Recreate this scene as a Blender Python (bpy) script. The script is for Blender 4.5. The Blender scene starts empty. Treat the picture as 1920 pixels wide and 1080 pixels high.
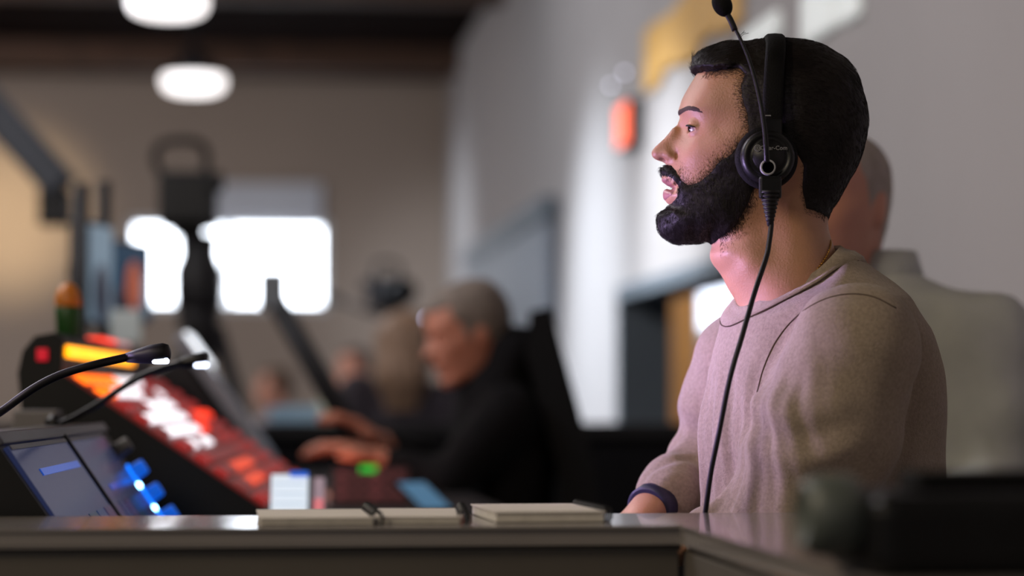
import bpy, bmesh, math, random
import numpy as np
from mathutils import Vector, Matrix, noise as mnoise
from mathutils.bvhtree import BVHTree

random.seed(5)
rng = np.random.default_rng(5)
SC = bpy.context.scene
COL = SC.collection
PI = math.pi

# ------------------------------------------------------------------ camera
F = 85.0 / 36.0 * 1920.0          # focal length in pixels of the 1920 px frame
HZ = 750.0                        # horizon row
CZ = 0.965                        # eye height above the riser
cam_d = bpy.data.cameras.new('camera')
cam = bpy.data.objects.new('camera', cam_d)
COL.objects.link(cam)
cam.location = (0, 0, CZ)
cam.rotation_euler = (PI / 2, 0, 0)
cam_d.lens = 85
cam_d.sensor_width = 36
cam_d.shift_y = (HZ - 540) / 1920
cam_d.clip_start = 0.05
cam_d.clip_end = 200
cam_d.dof.use_dof = True
cam_d.dof.focus_distance = 2.84
cam_d.dof.aperture_fstop = 2.3
SC.camera = cam

# ------------------------------------------------------------------ colour management, world
SC.view_settings.view_transform = 'Standard'
SC.view_settings.look = 'None'
SC.view_settings.exposure = 0.0
SC.view_settings.gamma = 1.0
SC.view_settings.use_curve_mapping = False
W = bpy.data.worlds.new('world')
SC.world = W
W.use_nodes = True
W.node_tree.nodes['Background'].inputs[0].default_value = (0.80, 0.86, 1.0, 1)
W.node_tree.nodes['Background'].inputs[1].default_value = 0.035


TH = math.atan(0.1103)            # the hall is turned a little to the lens axis
CT, ST = math.cos(TH), math.sin(TH)


def R(u, v, z):
    return Vector((u * CT - v * ST, u * ST + v * CT, z))


def P(px, py, d):
    """the place seen at a pixel at depth d"""
    return Vector(((px - 960) / F * d, d, CZ + (HZ - py) / F * d))


def area(name, loc, target, size, power, color, size_y=None, spread=None):
    l = bpy.data.lights.new(name, 'AREA')
    l.energy = power
    l.color = color
    l.size = size
    if size_y:
        l.shape = 'RECTANGLE'
        l.size_y = size_y
    if spread:
        l.spread = spread
    o = bpy.data.objects.new(name, l)
    COL.objects.link(o)
    o.location = loc
    o.rotation_euler = (Vector(target) - Vector(loc)).to_track_quat('-Z', 'Y').to_euler()
    return o


def spot(name, loc, target, power, color, angle, blend=1.0, r=0.2):
    l = bpy.data.lights.new(name, 'SPOT')
    l.energy = power
    l.color = color
    l.spot_size = math.radians(angle)
    l.spot_blend = blend
    l.shadow_soft_size = r
    o = bpy.data.objects.new(name, l)
    COL.objects.link(o)
    o.location = loc
    o.rotation_euler = (Vector(target) - Vector(loc)).to_track_quat('-Z', 'Y').to_euler()
    return o


# lilac screen glow on the operator's front, warm house lights overhead, cool fill lights added for the side wall
area('screen_glow', (-0.76, 2.98, 0.95), (0.3, 2.93, 1.01), 0.36, 3.7, (0.66, 0.48, 1.0), 0.24, 0.85)
area('house_light_front', (-2.4, 1.0, 3.0), (0.2, 2.9, 1.2), 0.9, 50, (1.0, 0.84, 0.62))
area('fill_behind_camera', (-1.6, -2.4, 3.0), (0.3, 2.6, 0.9), 1.4, 19, (1.0, 0.90, 0.80))  # unseen fill added behind the camera to lift the counter front
area('house_light_mid', R(-2.2, 8.5, 3.55), R(-2.2, 8.5, 0), 2.5, 70, (1.0, 0.90, 0.82))
area('house_light_far', R(-3.4, 15.2, 3.5), R(-2.6, 18.5, 0.6), 2.5, 225, (1.0, 0.93, 0.90))
area('wall_fill_mid', R(-1.5, 11.2, 3.4), R(1.66, 12.2, 1.7), 1.6, 125, (0.93, 0.95, 1.0))  # unseen fill added to lift the middle of the side wall
area('wall_fill', R(-1.6, 5.2, 3.4), R(1.66, 6.0, 1.9), 1.6, 98, (0.98, 0.96, 1.0))
spot('door_spot', R(-0.9, 11.9, 3.2), R(1.66, 11.3, 0.75), 1050, (0.80, 0.90, 1.0), 60)  # unseen spot added to brighten the wall beside the doorway
spot('lintel_spot', R(-0.9, 9.9, 3.0), R(1.66, 9.4, 1.45), 900, (0.86, 0.93, 1.0), 40)  # second added spot, brightening the wall over the doorway
spot('column_spot', R(-2.4, 16.5, 3.2), R(1.66, 18.9, 1.6), 700, (0.82, 0.91, 1.0), 40)
spot('stair_lamp', R(-1.9, 16.8, 2.3), R(-1.92, 19.9, 2.45), 520, (1.0, 0.77, 0.44), 31)
area('inner_room_fill', R(3.4, 11.8, 2.3), R(3.2, 12.4, 0), 0.6, 130, (0.95, 0.95, 1.0))  # unseen fill added so the room behind the doorway shows


# ------------------------------------------------------------------ helpers
def lin(c):
    return tuple(((x / 255.0) / 12.92 if x / 255.0 <= 0.04045 else ((x / 255.0 + 0.055) / 1.055) ** 2.4) for x in c)


def mat(name, rgb, rough=0.5, metal=0.0, emit=None, strength=0.0, var=0.12, scale=8.0, bump=0.0, bscale=200.0,
        coat=0.0, sss=0.0, spec=0.5, sheen=0.0):
    """procedural principled material: base colour in sRGB 0-255, varied by noise"""
    m = bpy.data.materials.new(name)
    m.use_nodes = True
    nt = m.node_tree
    b = nt.nodes['Principled BSDF']
    c = lin(rgb)
    tc = nt.nodes.new('ShaderNodeTexCoord')
    n = nt.nodes.new('ShaderNodeTexNoise')
    n.inputs['Scale'].default_value = scale
    n.inputs['Detail'].default_value = 4
    nt.links.new(tc.outputs['Object'], n.inputs['Vector'])
    r = nt.nodes.new('ShaderNodeValToRGB')
    r.color_ramp.elements[0].position = 0.3
    r.color_ramp.elements[1].position = 0.7
    r.color_ramp.elements[0].color = (*[max(0, x * (1 - var)) for x in c], 1)
    r.color_ramp.elements[1].color = (*[min(1, x * (1 + var)) for x in c], 1)
    nt.links.new(n.outputs['Fac'], r.inputs['Fac'])
    nt.links.new(r.outputs['Color'], b.inputs['Base Color'])
    b.inputs['Roughness'].default_value = rough
    b.inputs['Metallic'].default_value = metal
    b.inputs['Specular IOR Level'].default_value = spec
    b.inputs['Coat Weight'].default_value = coat
    if sheen:
        b.inputs['Sheen Weight'].default_value = sheen
    if sss:
        b.inputs['Subsurface Weight'].default_value = sss
        b.inputs['Subsurface Radius'].default_value = (0.012, 0.005, 0.003)
        b.inputs['Subsurface Scale'].default_value = 0.6
    if emit is not None:
        b.inputs['Emission Color'].default_value = (*lin(emit), 1)
        b.inputs['Emission Strength'].default_value = strength
    if bump:
        n2 = nt.nodes.new('ShaderNodeTexNoise')
        n2.inputs['Scale'].default_value = bscale
        n2.inputs['Detail'].default_value = 3
        nt.links.new(tc.outputs['Object'], n2.inputs['Vector'])
        bp = nt.nodes.new('ShaderNodeBump')
        bp.inputs['Strength'].default_value = bump
        bp.inputs['Distance'].default_value = 0.002
        nt.links.new(n2.outputs['Fac'], bp.inputs['Height'])
        nt.links.new(bp.outputs['Normal'], b.inputs['Normal'])
    return m


class MB:
    """collects shapes and links them as one mesh object"""

    def __init__(self):
        self.v = []
        self.f = []
        self.smooth = []

    def add(self, verts, faces, smooth=False, M=None):
        o = len(self.v)
        for p in verts:
            p = Vector(p)
            self.v.append(M @ p if M is not None else p)
        for f in faces:
            self.f.append([i + o for i in f])
            self.smooth.append(smooth)
        return self

    def box(self, c, s, bev=0.0, M=None, seg=2):
        bm = bmesh.new()
        bmesh.ops.create_cube(bm, size=1.0)
        for v in bm.verts:
            v.co = Vector((c[0] + v.co.x * s[0], c[1] + v.co.y * s[1], c[2] + v.co.z * s[2]))
        if bev:
            bmesh.ops.bevel(bm, geom=bm.edges[:], offset=bev, segments=seg, affect='EDGES', profile=0.5)
        return self.bm(bm, False, M)

    def bm(self, bm, smooth=False, M=None):
        bm.verts.index_update()
        self.add([v.co.copy() for v in bm.verts], [[v.index for v in f.verts] for f in bm.faces], smooth, M)
        bm.free()
        return self

    def tube(self, pts, r, seg=10, cap=True, smooth=True, closed=False, flat=1.0):
        pts = [Vector(p) for p in pts]
        n = len(pts)
        rr = r if isinstance(r, (list, tuple)) else [r] * n
        vs, fs = [], []
        prev = None
        for i in range(n):
            if closed:
                t = pts[(i + 1) % n] - pts[i - 1]
            else:
                t = pts[min(i + 1, n - 1)] - pts[max(i - 1, 0)]
            t.normalize()
            if prev is None:
                a = Vector((0, 0, 1)) if abs(t.z) < 0.9 else Vector((0, 1, 0))
                x = t.cross(a).normalized()
            else:
                x = (prev - t * prev.dot(t)).normalized()
            prev = x
            y = t.cross(x)
            for k in range(seg):
                q = 2 * PI * k / seg
                vs.append(pts[i] + x * (math.cos(q) * rr[i]) + y * (math.sin(q) * rr[i] * flat))
        m = n if closed else n - 1
        for i in range(m):
            for k in range(seg):
                a, b = i * seg + k, i * seg + (k + 1) % seg
                c, d = ((i + 1) % n) * seg + (k + 1) % seg, ((i + 1) % n) * seg + k
                fs.append([a, b, c, d])
        if cap and not closed:
            fs.append(list(range(seg))[::-1])
            fs.append([(n - 1) * seg + k for k in range(seg)])
        return self.add(vs, fs, smooth)

    def lathe(self, prof, M=None, seg=32, smooth=True):
        """prof: (radius, height) along local Z"""
        vs, fs = [], []
        for (r, h) in prof:
            for k in range(seg):
                q = 2 * PI * k / seg
                vs.append((r * math.cos(q), r * math.sin(q), h))
        for i in range(len(prof) - 1):
            for k in range(seg):
                fs.append([i * seg + k, i * seg + (k + 1) % seg, (i + 1) * seg + (k + 1) % seg, (i + 1) * seg + k])
        fs.append(list(range(seg))[::-1])
        fs.append([(len(prof) - 1) * seg + k for k in range(seg)])
        return self.add(vs, fs, smooth, M)

    def prism(self, poly, a, b, M=None):
        """poly in the local x-z plane, extruded from y=a to y=b"""
        n = len(poly)
        vs = [(x, a, z) for x, z in poly] + [(x, b, z) for x, z in poly]
        fs = [list(range(n)), [n + i for i in range(n)][::-1]]
        for i in range(n):
            j = (i + 1) % n
            fs.append([i, n + i, n + j, j])
        return self.add(vs, fs, False, M)

    def build(self, name, m, parent=None, sub=0):
        me = bpy.data.meshes.new(name)
        me.from_pydata([tuple(v) for v in self.v], [], self.f)
        me.polygons.foreach_set('use_smooth', self.smooth)
        me.update()
        if m:
            me.materials.append(m)
        o = bpy.data.objects.new(name, me)
        COL.objects.link(o)
        if parent is not None:
            o.parent = parent
        fix_normals(me)
        return o


def fix_normals(me):
    bm = bmesh.new()
    bm.from_mesh(me)
    bmesh.ops.recalc_face_normals(bm, faces=bm.faces[:])
    bm.to_mesh(me)
    bm.free()


def tag(o, label, cat, group=None, kind=None):
    o['label'] = label
    o['category'] = cat
    if group:
        o['group'] = group
    if kind:
        o['kind'] = kind
    return o


def thing(name, label, cat, loc=(0, 0, 0), rz=0.0, group=None):
    o = bpy.data.objects.new(name, None)
    COL.objects.link(o)
    o.location = loc
    o.rotation_euler = (0, 0, rz)
    o.empty_display_size = 0.1
    return tag(o, label, cat, group)


def dup(root, loc, rz=None, label=None):
    r = root.copy()
    COL.objects.link(r)
    r.location = loc
    if rz is not None:
        r.rotation_euler = (0, 0, rz)
    if label:
        r['label'] = label
    for ch in list(root.children):
        c = ch.copy()
        COL.objects.link(c)
        c.parent = r
        for g in list(ch.children):
            e = g.copy()
            COL.objects.link(e)
            e.parent = c
    return r


def struct(name, mb, m, parent=None):
    o = mb.build(name, m, parent)
    if parent is None:
        o.rotation_euler = (0, 0, TH)
        o['kind'] = 'structure'
    return o


# ---- implicit surfaces -------------------------------------------------------
def surface_nets(Fv, org, h):
    """naive surface nets, Fv < 0 inside"""
    ins = Fv < 0
    c = ins[:-1, :-1, :-1].astype(np.int8)
    tot = np.zeros(c.shape, np.int8)
    for dx in (0, 1):
        for dy in (0, 1):
            for dz in (0, 1):
                tot += ins[dx:dx + c.shape[0], dy:dy + c.shape[1], dz:dz + c.shape[2]]
    act = (tot > 0) & (tot < 8)
    idx = np.argwhere(act)
    num = -np.ones(c.shape, np.int64)
    num[act] = np.arange(len(idx))
    cor = {}
    for dx in (0, 1):
        for dy in (0, 1):
            for dz in (0, 1):
                cor[(dx, dy, dz)] = Fv[idx[:, 0] + dx, idx[:, 1] + dy, idx[:, 2] + dz]
    acc = np.zeros((len(idx), 3))
    cnt = np.zeros(len(idx))
    keys = list(cor)
    for a in keys:
        for ax in range(3):
            if a[ax] == 0:
                b = list(a)
                b[ax] = 1
                b = tuple(b)
                fa, fb = cor[a], cor[b]
                m = (fa < 0) != (fb < 0)
                t = np.where(m, fa / np.where(m, fa - fb, 1), 0)
                p = np.zeros((len(idx), 3))
                p[:] = a
                p[:, ax] += t
                acc[m] += p[m]
                cnt[m] += 1
    V = (idx + acc / cnt[:, None]) * h + np.array(org)
    faces = []
    for ax in range(3):
        sl0 = [slice(None)] * 3
        sl1 = [slice(None)] * 3
        sl0[ax] = slice(0, -1)
        sl1[ax] = slice(1, None)
        o1, o2 = [i for i in range(3) if i != ax]
        cr = ins[tuple(sl0)] != ins[tuple(sl1)]
        e = np.argwhere(cr)
        ok = (e[:, o1] > 0) & (e[:, o2] > 0) & (e[:, o1] < Fv.shape[o1] - 1) & (e[:, o2] < Fv.shape[o2] - 1)
        e = e[ok]
        sg = ins[e[:, 0], e[:, 1], e[:, 2]]
        q = []
        for (i, j) in ((-1, -1), (0, -1), (0, 0), (-1, 0)):
            w = e.copy()
            w[:, o1] += i
            w[:, o2] += j
            q.append(num[w[:, 0], w[:, 1], w[:, 2]])
        q = np.stack(q, 1)
        flip = sg if ax != 1 else ~sg
        q[~flip] = q[~flip][:, ::-1]
        faces.append(q)
    Q = np.concatenate(faces)
    return V, Q


def smooth_mesh(V, Q, it=2, lam=0.5):
    E = np.concatenate([Q[:, [0, 1]], Q[:, [1, 2]], Q[:, [2, 3]], Q[:, [3, 0]]])
    E = np.concatenate([E, E[:, ::-1]])
    n = len(V)
    deg = np.bincount(E[:, 0], minlength=n).astype(float)
    deg[deg == 0] = 1
    for _ in range(it):
        S = np.stack([np.bincount(E[:, 0], weights=V[E[:, 1], k], minlength=n) for k in range(3)], 1) / deg[:, None]
        V = V + lam * (S - V)
    return V


def np_mesh(name, V, Q, m, parent=None):
    me = bpy.data.meshes.new(name)
    Q = np.asarray(Q)
    me.vertices.add(len(V))
    me.vertices.foreach_set('co', np.asarray(V, np.float32).ravel())
    me.loops.add(Q.size)
    me.loops.foreach_set('vertex_index', Q.astype(np.int32).ravel())
    me.polygons.add(len(Q))
    me.polygons.foreach_set('loop_start', np.arange(0, Q.size, Q.shape[1], dtype=np.int32))
    me.update(calc_edges=True)
    me.validate()
    me.polygons.foreach_set('use_smooth', np.ones(len(me.polygons), bool))
    if m:
        me.materials.append(m)
    o = bpy.data.objects.new(name, me)
    COL.objects.link(o)
    if parent is not None:
        o.parent = parent
    return o


def grid(lo, hi, h):
    ax = [np.arange(lo[k], hi[k] + h, h, dtype=np.float32) for k in range(3)]
    return np.meshgrid(*ax, indexing='ij')


def smin(a, b, k):
    h = np.clip(0.5 + 0.5 * (b - a) / k, 0, 1)
    return b + (a - b) * h - k * h * (1 - h)


def smax(a, b, k):
    return -smin(-a, -b, k)


def cone(G, a, b, ra, rb):
    X, Y, Z = G
    a, b = Vector(a), Vector(b)
    d = b - a
    L2 = max(d.dot(d), 1e-9)
    t = np.clip(((X - a.x) * d.x + (Y - a.y) * d.y + (Z - a.z) * d.z) / L2, 0, 1)
    return np.sqrt((X - a.x - t * d.x) ** 2 + (Y - a.y - t * d.y) ** 2 + (Z - a.z - t * d.z) ** 2) - (ra + (rb - ra) * t)


def ell(G, c, r):
    X, Y, Z = G
    q = np.sqrt(((X - c[0]) / r[0]) ** 2 + ((Y - c[1]) / r[1]) ** 2 + ((Z - c[2]) / r[2]) ** 2)
    return (q - 1) * min(r)


def loft(G, levels, psi):
    """levels: (z, cx, cy, half depth, half width), turned by psi towards -Y; forward is -X"""
    X, Y, Z = G
    lv = sorted(levels)
    z = [l[0] for l in lv]
    cx, cy, a, b = [np.interp(Z, z, [l[k] for l in lv]) for k in (1, 2, 3, 4)]
    c, s = math.cos(psi), math.sin(psi)
    f = -(X - cx) * c - (Y - cy) * s
    w = (X - cx) * s - (Y - cy) * c
    q = ((np.abs(f) / a) ** 2.1 + (np.abs(w) / b) ** 2.1) ** (1 / 2.1)
    d = (q - 1) * np.minimum(a, b)
    return np.maximum(d, np.maximum(z[0] - Z, Z - z[-1]))


def rbf_fit(pts, vals):
    p = np.array(pts, float)
    n = len(p)
    r = np.sqrt(((p[:, None] - p[None]) ** 2).sum(-1))
    K = np.where(r > 0, r * r * np.log(np.maximum(r, 1e-9)), 0)
    K += np.eye(n) * 1e-4
    A = np.zeros((n + 3, n + 3))
    A[:n, :n] = K
    A[:n, n] = 1
    A[:n, n + 1:] = p
    A[n, :n] = 1
    A[n + 1:, :n] = p.T
    w = np.linalg.solve(A, np.concatenate([vals, [0, 0, 0]]))

    def ev(x, z):
        out = w[n] + w[n + 1] * x + w[n + 2] * z
        for i in range(n):
            r2 = (x - p[i, 0]) ** 2 + (z - p[i, 1]) ** 2
            out = out + w[i] * 0.5 * r2 * np.log(np.maximum(r2, 1e-12))
        return out
    return ev


def poly_sd(x, z, poly):
    """signed distance to a polygon, positive inside"""
    p = np.array(poly, float)
    d = np.full(x.shape, 1e9)
    inside = np.zeros(x.shape, bool)
    n = len(p)
    for i in range(n):
        a, b = p[i], p[(i + 1) % n]
        e = b - a
        t = np.clip(((x - a[0]) * e[0] + (z - a[1]) * e[1]) / (e @ e), 0, 1)
        d = np.minimum(d, (x - a[0] - t * e[0]) ** 2 + (z - a[1] - t * e[1]) ** 2)
        c = ((a[1] > z) != (b[1] > z)) & (x < (b[0] - a[0]) * (z - a[1]) / (b[1] - a[1] + 1e-12) + a[0])
        inside ^= c
    return np.where(inside, 1, -1) * np.sqrt(d)
#__PART2__
# ------------------------------------------------------------------ materials
M = {}
M['skin'] = mat('skin', (182, 134, 104), 0.5, var=0.10, scale=22, bump=0.25, bscale=420, sss=0.12)
M['skin_pale'] = mat('skin_pale', (186, 128, 106), 0.5, var=0.12, scale=14)
M['skin_ruddy'] = mat('skin_ruddy', (178, 116, 94), 0.5, var=0.12, scale=14)
M['hair_dark'] = mat('hair_dark', (24, 18, 17), 0.55, var=0.3, scale=30, bump=0.5, bscale=160, spec=0.25)
M['hair_grey'] = mat('hair_grey', (112, 100, 92), 0.7, var=0.3, scale=24)
M['hair_stubble'] = mat('hair_stubble', (150, 138, 130), 0.8, var=0.2, scale=30)
M['hair_blond'] = mat('hair_blond', (140, 112, 92), 0.6, var=0.2, scale=20)
M['lip'] = mat('lip', (160, 108, 104), 0.4, var=0.08, scale=60)
M['eye_white'] = mat('eye_white', (168, 150, 146), 0.15, var=0.03)
M['iris'] = mat('iris', (40, 28, 22), 0.12, var=0.2, scale=80)
M['sweater'] = mat('sweater', (154, 138, 122), 0.92, var=0.16, scale=260, bump=0.5, bscale=600, sheen=0.15, spec=0.2)
M['seam'] = mat('seam', (88, 74, 64), 0.9, var=0.1, spec=0.1)
M['black_plastic'] = mat('black_plastic', (17, 17, 20), 0.42, var=0.2, scale=40, spec=0.35)
M['black_soft'] = mat('black_soft', (13, 12, 14), 0.8, var=0.2, scale=60, bump=0.4, bscale=500, spec=0.2)
M['black_rubber'] = mat('black_rubber', (20, 17, 20), 0.5, var=0.2, scale=40, spec=0.4)
M['grey_print'] = mat('grey_print', (150, 150, 155), 0.5, var=0.04)
M['grey_metal'] = mat('grey_metal', (112, 112, 120), 0.4, metal=0.2, var=0.1, scale=60)
M['gold'] = mat('gold', (170, 125, 60), 0.3, metal=0.9, var=0.1, scale=80)
M['denim'] = mat('denim', (45, 48, 62), 0.85, var=0.15, scale=50)
M['dark_trousers'] = mat('dark_trousers', (26, 26, 30), 0.85, var=0.15, scale=50)
M['shoe'] = mat('shoe', (40, 36, 34), 0.6, var=0.1)
M['black_hoodie'] = mat('black_hoodie', (14, 12, 14), 0.95, var=0.2, scale=30, spec=0.15)
M['shirt_grey'] = mat('shirt_grey', (174, 176, 173), 0.9, var=0.06, scale=20)

# ------------------------------------------------------------------ head, worked in centimetres around the ear
S = F / 2.9
O = P(1440, 290, 2.9)
CM = 100.0 / S


def hpx(px, py, w=0.0):
    """pixel -> head plane cm (x, z), for a spot w cm in front of the mid plane"""
    k = (290.0 - w) / 290.0
    X = (960 + (px - 960) * k - 1440) * CM
    Z = (290 - (HZ + (py - HZ) * k)) * CM
    return X, Z


PROFILE = [(1440, 92, 7), (1390, 97, 7), (1350, 105, 6.5), (1324, 119, 6), (1307, 138, 5.6), (1296, 155, 5.4), (1286, 172, 5), (1277, 190, 4.6),
           (1272, 206, 4.2), (1274, 218, 2.4), (1272, 227, 1.2), (1262, 240, .85), (1252, 252, .8), (1244, 261, .8), (1233, 271, .85),
           (1225, 279, .9), (1221, 287, 1.0), (1224, 295, 1.0), (1231, 300, 1.0), (1242, 304, 1.1), (1249, 309, 1.4), (1247, 318, 1.8),
           (1243, 327, 2.0), (1240, 332, 2.0), (1242, 339, 1.9), (1250, 345, 1.6), (1258, 350, 1.6), (1250, 355, 1.8), (1244, 362, 2.0),
           (1245, 372, 2.0), (1251, 381, 2.3), (1252, 395, 2.6), (1247, 410, 2.8), (1248, 424, 2.8), (1256, 436, 3.0), (1272, 444, 3.2),
           (1295, 446, 3.5), (1320, 447, 4.0), (1333, 454, 4.4), (1332, 470, 4.5), (1331, 482, 4.3), (1337, 496, 4.3), (1351, 514, 4.6),
           (1368, 546, 5), (1388, 585, 5.2), (1405, 640, 5.5), (1590, 560, 6), (1577, 500, 6), (1562, 460, 6), (1553, 428, 6), (1553, 405, 6),
           (1562, 385, 6.5), (1575, 360, 7), (1591, 330, 7.3), (1603, 300, 7.5), (1612, 270, 7.6), (1617, 240, 7.7), (1615, 205, 7.7),
           (1607, 175, 7.5), (1594, 145, 7.3), (1575, 122, 7.2), (1548, 106, 7), (1515, 95, 7), (1478, 90, 7)]
INNER = [(1510, 220, 7.9), (1560, 220, 6.6), (1450, 160, 7.2), (1500, 150, 7.2), (1400, 150, 6.3), (1345, 155, 5.2), (1325, 165, 4.7), (1360, 180, 6.0),
         (1400, 200, 6.8), (1440, 220, 7.3), (1440, 290, 7.2), (1500, 290, 7.3), (1550, 290, 6.4), (1480, 340, 6.6), (1540, 340, 5.8),
         (1285, 206, 2.9), (1296, 205, 4.1), (1310, 206, 4.9), (1325, 209, 5.4), (1345, 210, 5.9),
         (1283, 228, 1.5), (1290, 240, 2.1), (1300, 241, 3.6), (1313, 242, 4.7), (1327, 242, 5.4), (1348, 240, 5.9),
         (1288, 260, 2.7), (1300, 263, 4.3), (1320, 263, 5.3), (1345, 262, 6.1), (1380, 262, 6.8),
         (1264, 258, 1.0), (1272, 262, 1.5), (1279, 262, 2.0), (1240, 281, 1.1), (1250, 291, 1.6), (1258, 294, 1.75), (1265, 291, 1.65),
         (1270, 294, 2.2), (1283, 292, 3.6), (1300, 290, 4.7), (1330, 290, 5.7), (1365, 290, 6.4),
         (1262, 320, 2.2), (1275, 320, 3.2), (1295, 318, 4.3), (1330, 325, 5.3), (1370, 330, 6.1),
         (1252, 335, 1.9), (1262, 346, 2.3), (1270, 352, 2.6), (1256, 363, 2.2), (1270, 366, 2.9), (1290, 350, 3.9), (1320, 360, 4.9), (1360, 360, 5.7), (1395, 350, 6.3),
         (1262, 395, 2.5), (1275, 400, 3.2), (1300, 400, 4.1), (1335, 400, 5.0), (1370, 390, 5.6), (1262, 420, 2.4), (1285, 425, 3.2), (1320, 425, 4.0),
         (1355, 420, 4.9), (1395, 400, 5.7), (1405, 378, 6.1), (1440, 400, 5.7), (1440, 340, 6.5), (1430, 430, 5.4), (1380, 450, 4.7), (1360, 475, 4.1),
         (1400, 500, 5.5), (1450, 470, 5.9), (1500, 430, 6.0), (1520, 480, 6.3), (1450, 540, 6.4), (1500, 560, 7.0)]


def build_w2():
    pts, vals = [], []
    n = len(PROFILE)
    for i, (px, py, r) in enumerate(PROFILE):
        a, b = PROFILE[i - 1], PROFILE[(i + 1) % n]
        t = Vector((b[0] - a[0], -(b[1] - a[1]))).normalized()
        nrm = Vector((-t.y, t.x))          # outward for this winding, checked below
        x, z = hpx(px, py)
        c = Vector((x - 2, z - 0)) if py < 440 else Vector((x - 1.0, z - z))
        s = 0.22 if r < 2.5 else 0.5
        cen = Vector((hpx(1450, min(py, 250))[0] if py < 300 else hpx(1440, 0)[0], z))
        pts.append((x, z))
        vals.append(0.0)
        for sg in (1, -1):
            q = (x + nrm.x * s * sg, z + nrm.y * s * sg)
            pts.append(q)
            vals.append(-2 * r * s * sg)
    for (px, py, w) in INNER:
        pts.append(hpx(px, py, w))
        vals.append(w * w)
    return rbf_fit(pts, np.array(vals))


# winding: top of the head -> face -> neck -> nape -> top runs anticlockwise in (x right, z up), so outward is (t.z, -t.x)
PROFILE = PROFILE[::-1]
W2 = build_w2()
HEAD_POLY = [hpx(p[0], p[1]) for p in PROFILE]
HX = np.arange(-15.5, 13.5, 0.2)
HZ_ = np.arange(-23.5, 15.5, 0.2)
GX, GZ = np.meshgrid(HX, HZ_, indexing='ij')
W2G = W2(GX, GZ)
SDG = poly_sd(GX, GZ, HEAD_POLY)
W2G = np.where((SDG < -0.1) & (W2G > 0), SDG * 6, W2G)     # nothing outside the profile


def nz(G, f, seed):
    """cheap smooth 2-d noise"""
    x, z = G
    return (np.sin(x * f + seed) * np.cos(z * f * 1.3 + seed * 2.1) + np.sin(x * f * 2.3 + z * f * 1.1 + seed * 3.7) * 0.6 +
            np.sin(z * f * 3.1 - x * f * 1.7 + seed * 1.3) * 0.4) / 2.0


def shell(poly, anchors, soft, seed, rough, w_of):
    """thickness (as an addition to W^2) of hair inside a region of the head"""
    pp = [hpx(p[0], p[1], w_of(p)) for p in poly]
    sd = poly_sd(GX, GZ, pp) + nz((GX, GZ), 4.0, seed) * rough + nz((GX, GZ), 9.0, seed + 5) * rough * 0.6
    num = 0
    den = 0
    for (px, py, e) in anchors:
        x, z = hpx(px, py, 3)
        wgt = 1.0 / ((GX - x) ** 2 + (GZ - z) ** 2 + 0.3) ** 1.5
        num = num + wgt * e
        den = den + wgt
    amp = num / den
    t = np.clip(sd / soft, -1, 1)
    return np.where(t > 0, amp * (1 - (1 - t) ** 2), t * 2.5 - 0.3 + np.minimum(sd, 0) * 2.0)


def sheet_mesh(name, W2g, m, parent, loc, y_max=9.6, h=0.2, carve=None, it=2, zmin=None):
    ys = np.arange(-y_max, y_max + h, h)
    Fv = (ys[None, :, None] ** 2 - W2g[:, None, :]).astype(np.float32)
    Fv /= np.sqrt(np.maximum(W2g, 1.0))[:, None, :] * 2
    if carve:
        Xc, Yc, Zc = HX[:, None, None], ys[None, :, None], HZ_[None, None, :]
        Fv = carve(Fv, (Xc, Yc, Zc))
    Fv[:, :, 0] = 1
    Fv[:, :, -1] = 1
    Fv[0] = 1
    Fv[-1] = 1
    V, Q = surface_nets(Fv, (HX[0], ys[0], HZ_[0]), h)
    V = smooth_mesh(V, Q, it)
    return V, Q


def head_carve(Fv, G):
    X, Y, Z = G
    aY = np.abs(Y)
    x, z = hpx(1242, 300, 0.8)
    no = np.sqrt(((X - x) / .55) ** 2 + ((aY - .62) / .35) ** 2 + ((Z - z) / .28) ** 2) - 1
    Fv = np.maximum(Fv, -no * .4)
    # crease beside the wing of the nose
    x, z = hpx(1269, 291, 1.9)
    cr = np.sqrt(((X - x) / .22) ** 2 + ((aY - 2.0) / .5) ** 2 + ((Z - z) / .6) ** 2) - 1
    Fv = smax(Fv, -cr * .25, .12)
    # eyelids: an upper and a lower roll around the eyeball
    ex, ez = hpx(1309, 240, 3.2)
    lid = np.sqrt((X - ex) ** 2 + (aY - 3.2) ** 2 + (Z - ez) ** 2) - 1.36
    gap = np.sqrt(((X - ex + 1.25) / 1.0) ** 2 + ((aY - 3.3) / 1.5) ** 2 + ((Z - ez + .16 + .16 * (X - ex + 1.2)) / .33) ** 2) - 1
    lid = smax(lid, -gap * .4, .06)
    Fv = smin(Fv, lid, .10)
    Fv = np.maximum(Fv, -gap * .4)
    # ears
    for (cx, cz, rx, rz) in ((0.1, 0.2, 1.5, 2.9),):
        e = np.sqrt(((X - cx - (aY - 7.2) * .5 - (Z - cz) * .15) / rx) ** 2 + ((aY - 7.3) / .75) ** 2 + ((Z - cz) / rz) ** 2) - 1
        Fv = smin(Fv, e * .7, .25)
    return Fv


HEAD_V, HEAD_Q = sheet_mesh('head', W2G, None, None, None, carve=head_carve)


def head_to_world(V):
    return V / 100.0 + np.array(O)


# ------------------------------------------------------------------ the man with the headset
man = thing('person', 'bearded man in beige crewneck sweater wearing a black headset, in sharp focus', 'person', (0.40, 2.9, 0))
man_loc = np.array(man.location)
PSI = math.radians(22)


def rel(V):
    return np.asarray(V) - man_loc


# sweater ----------------------------------------------------------------------
def tz(py):
    return CZ + (HZ - py) / S


def tx(px):
    return (px - 960) / S


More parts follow.
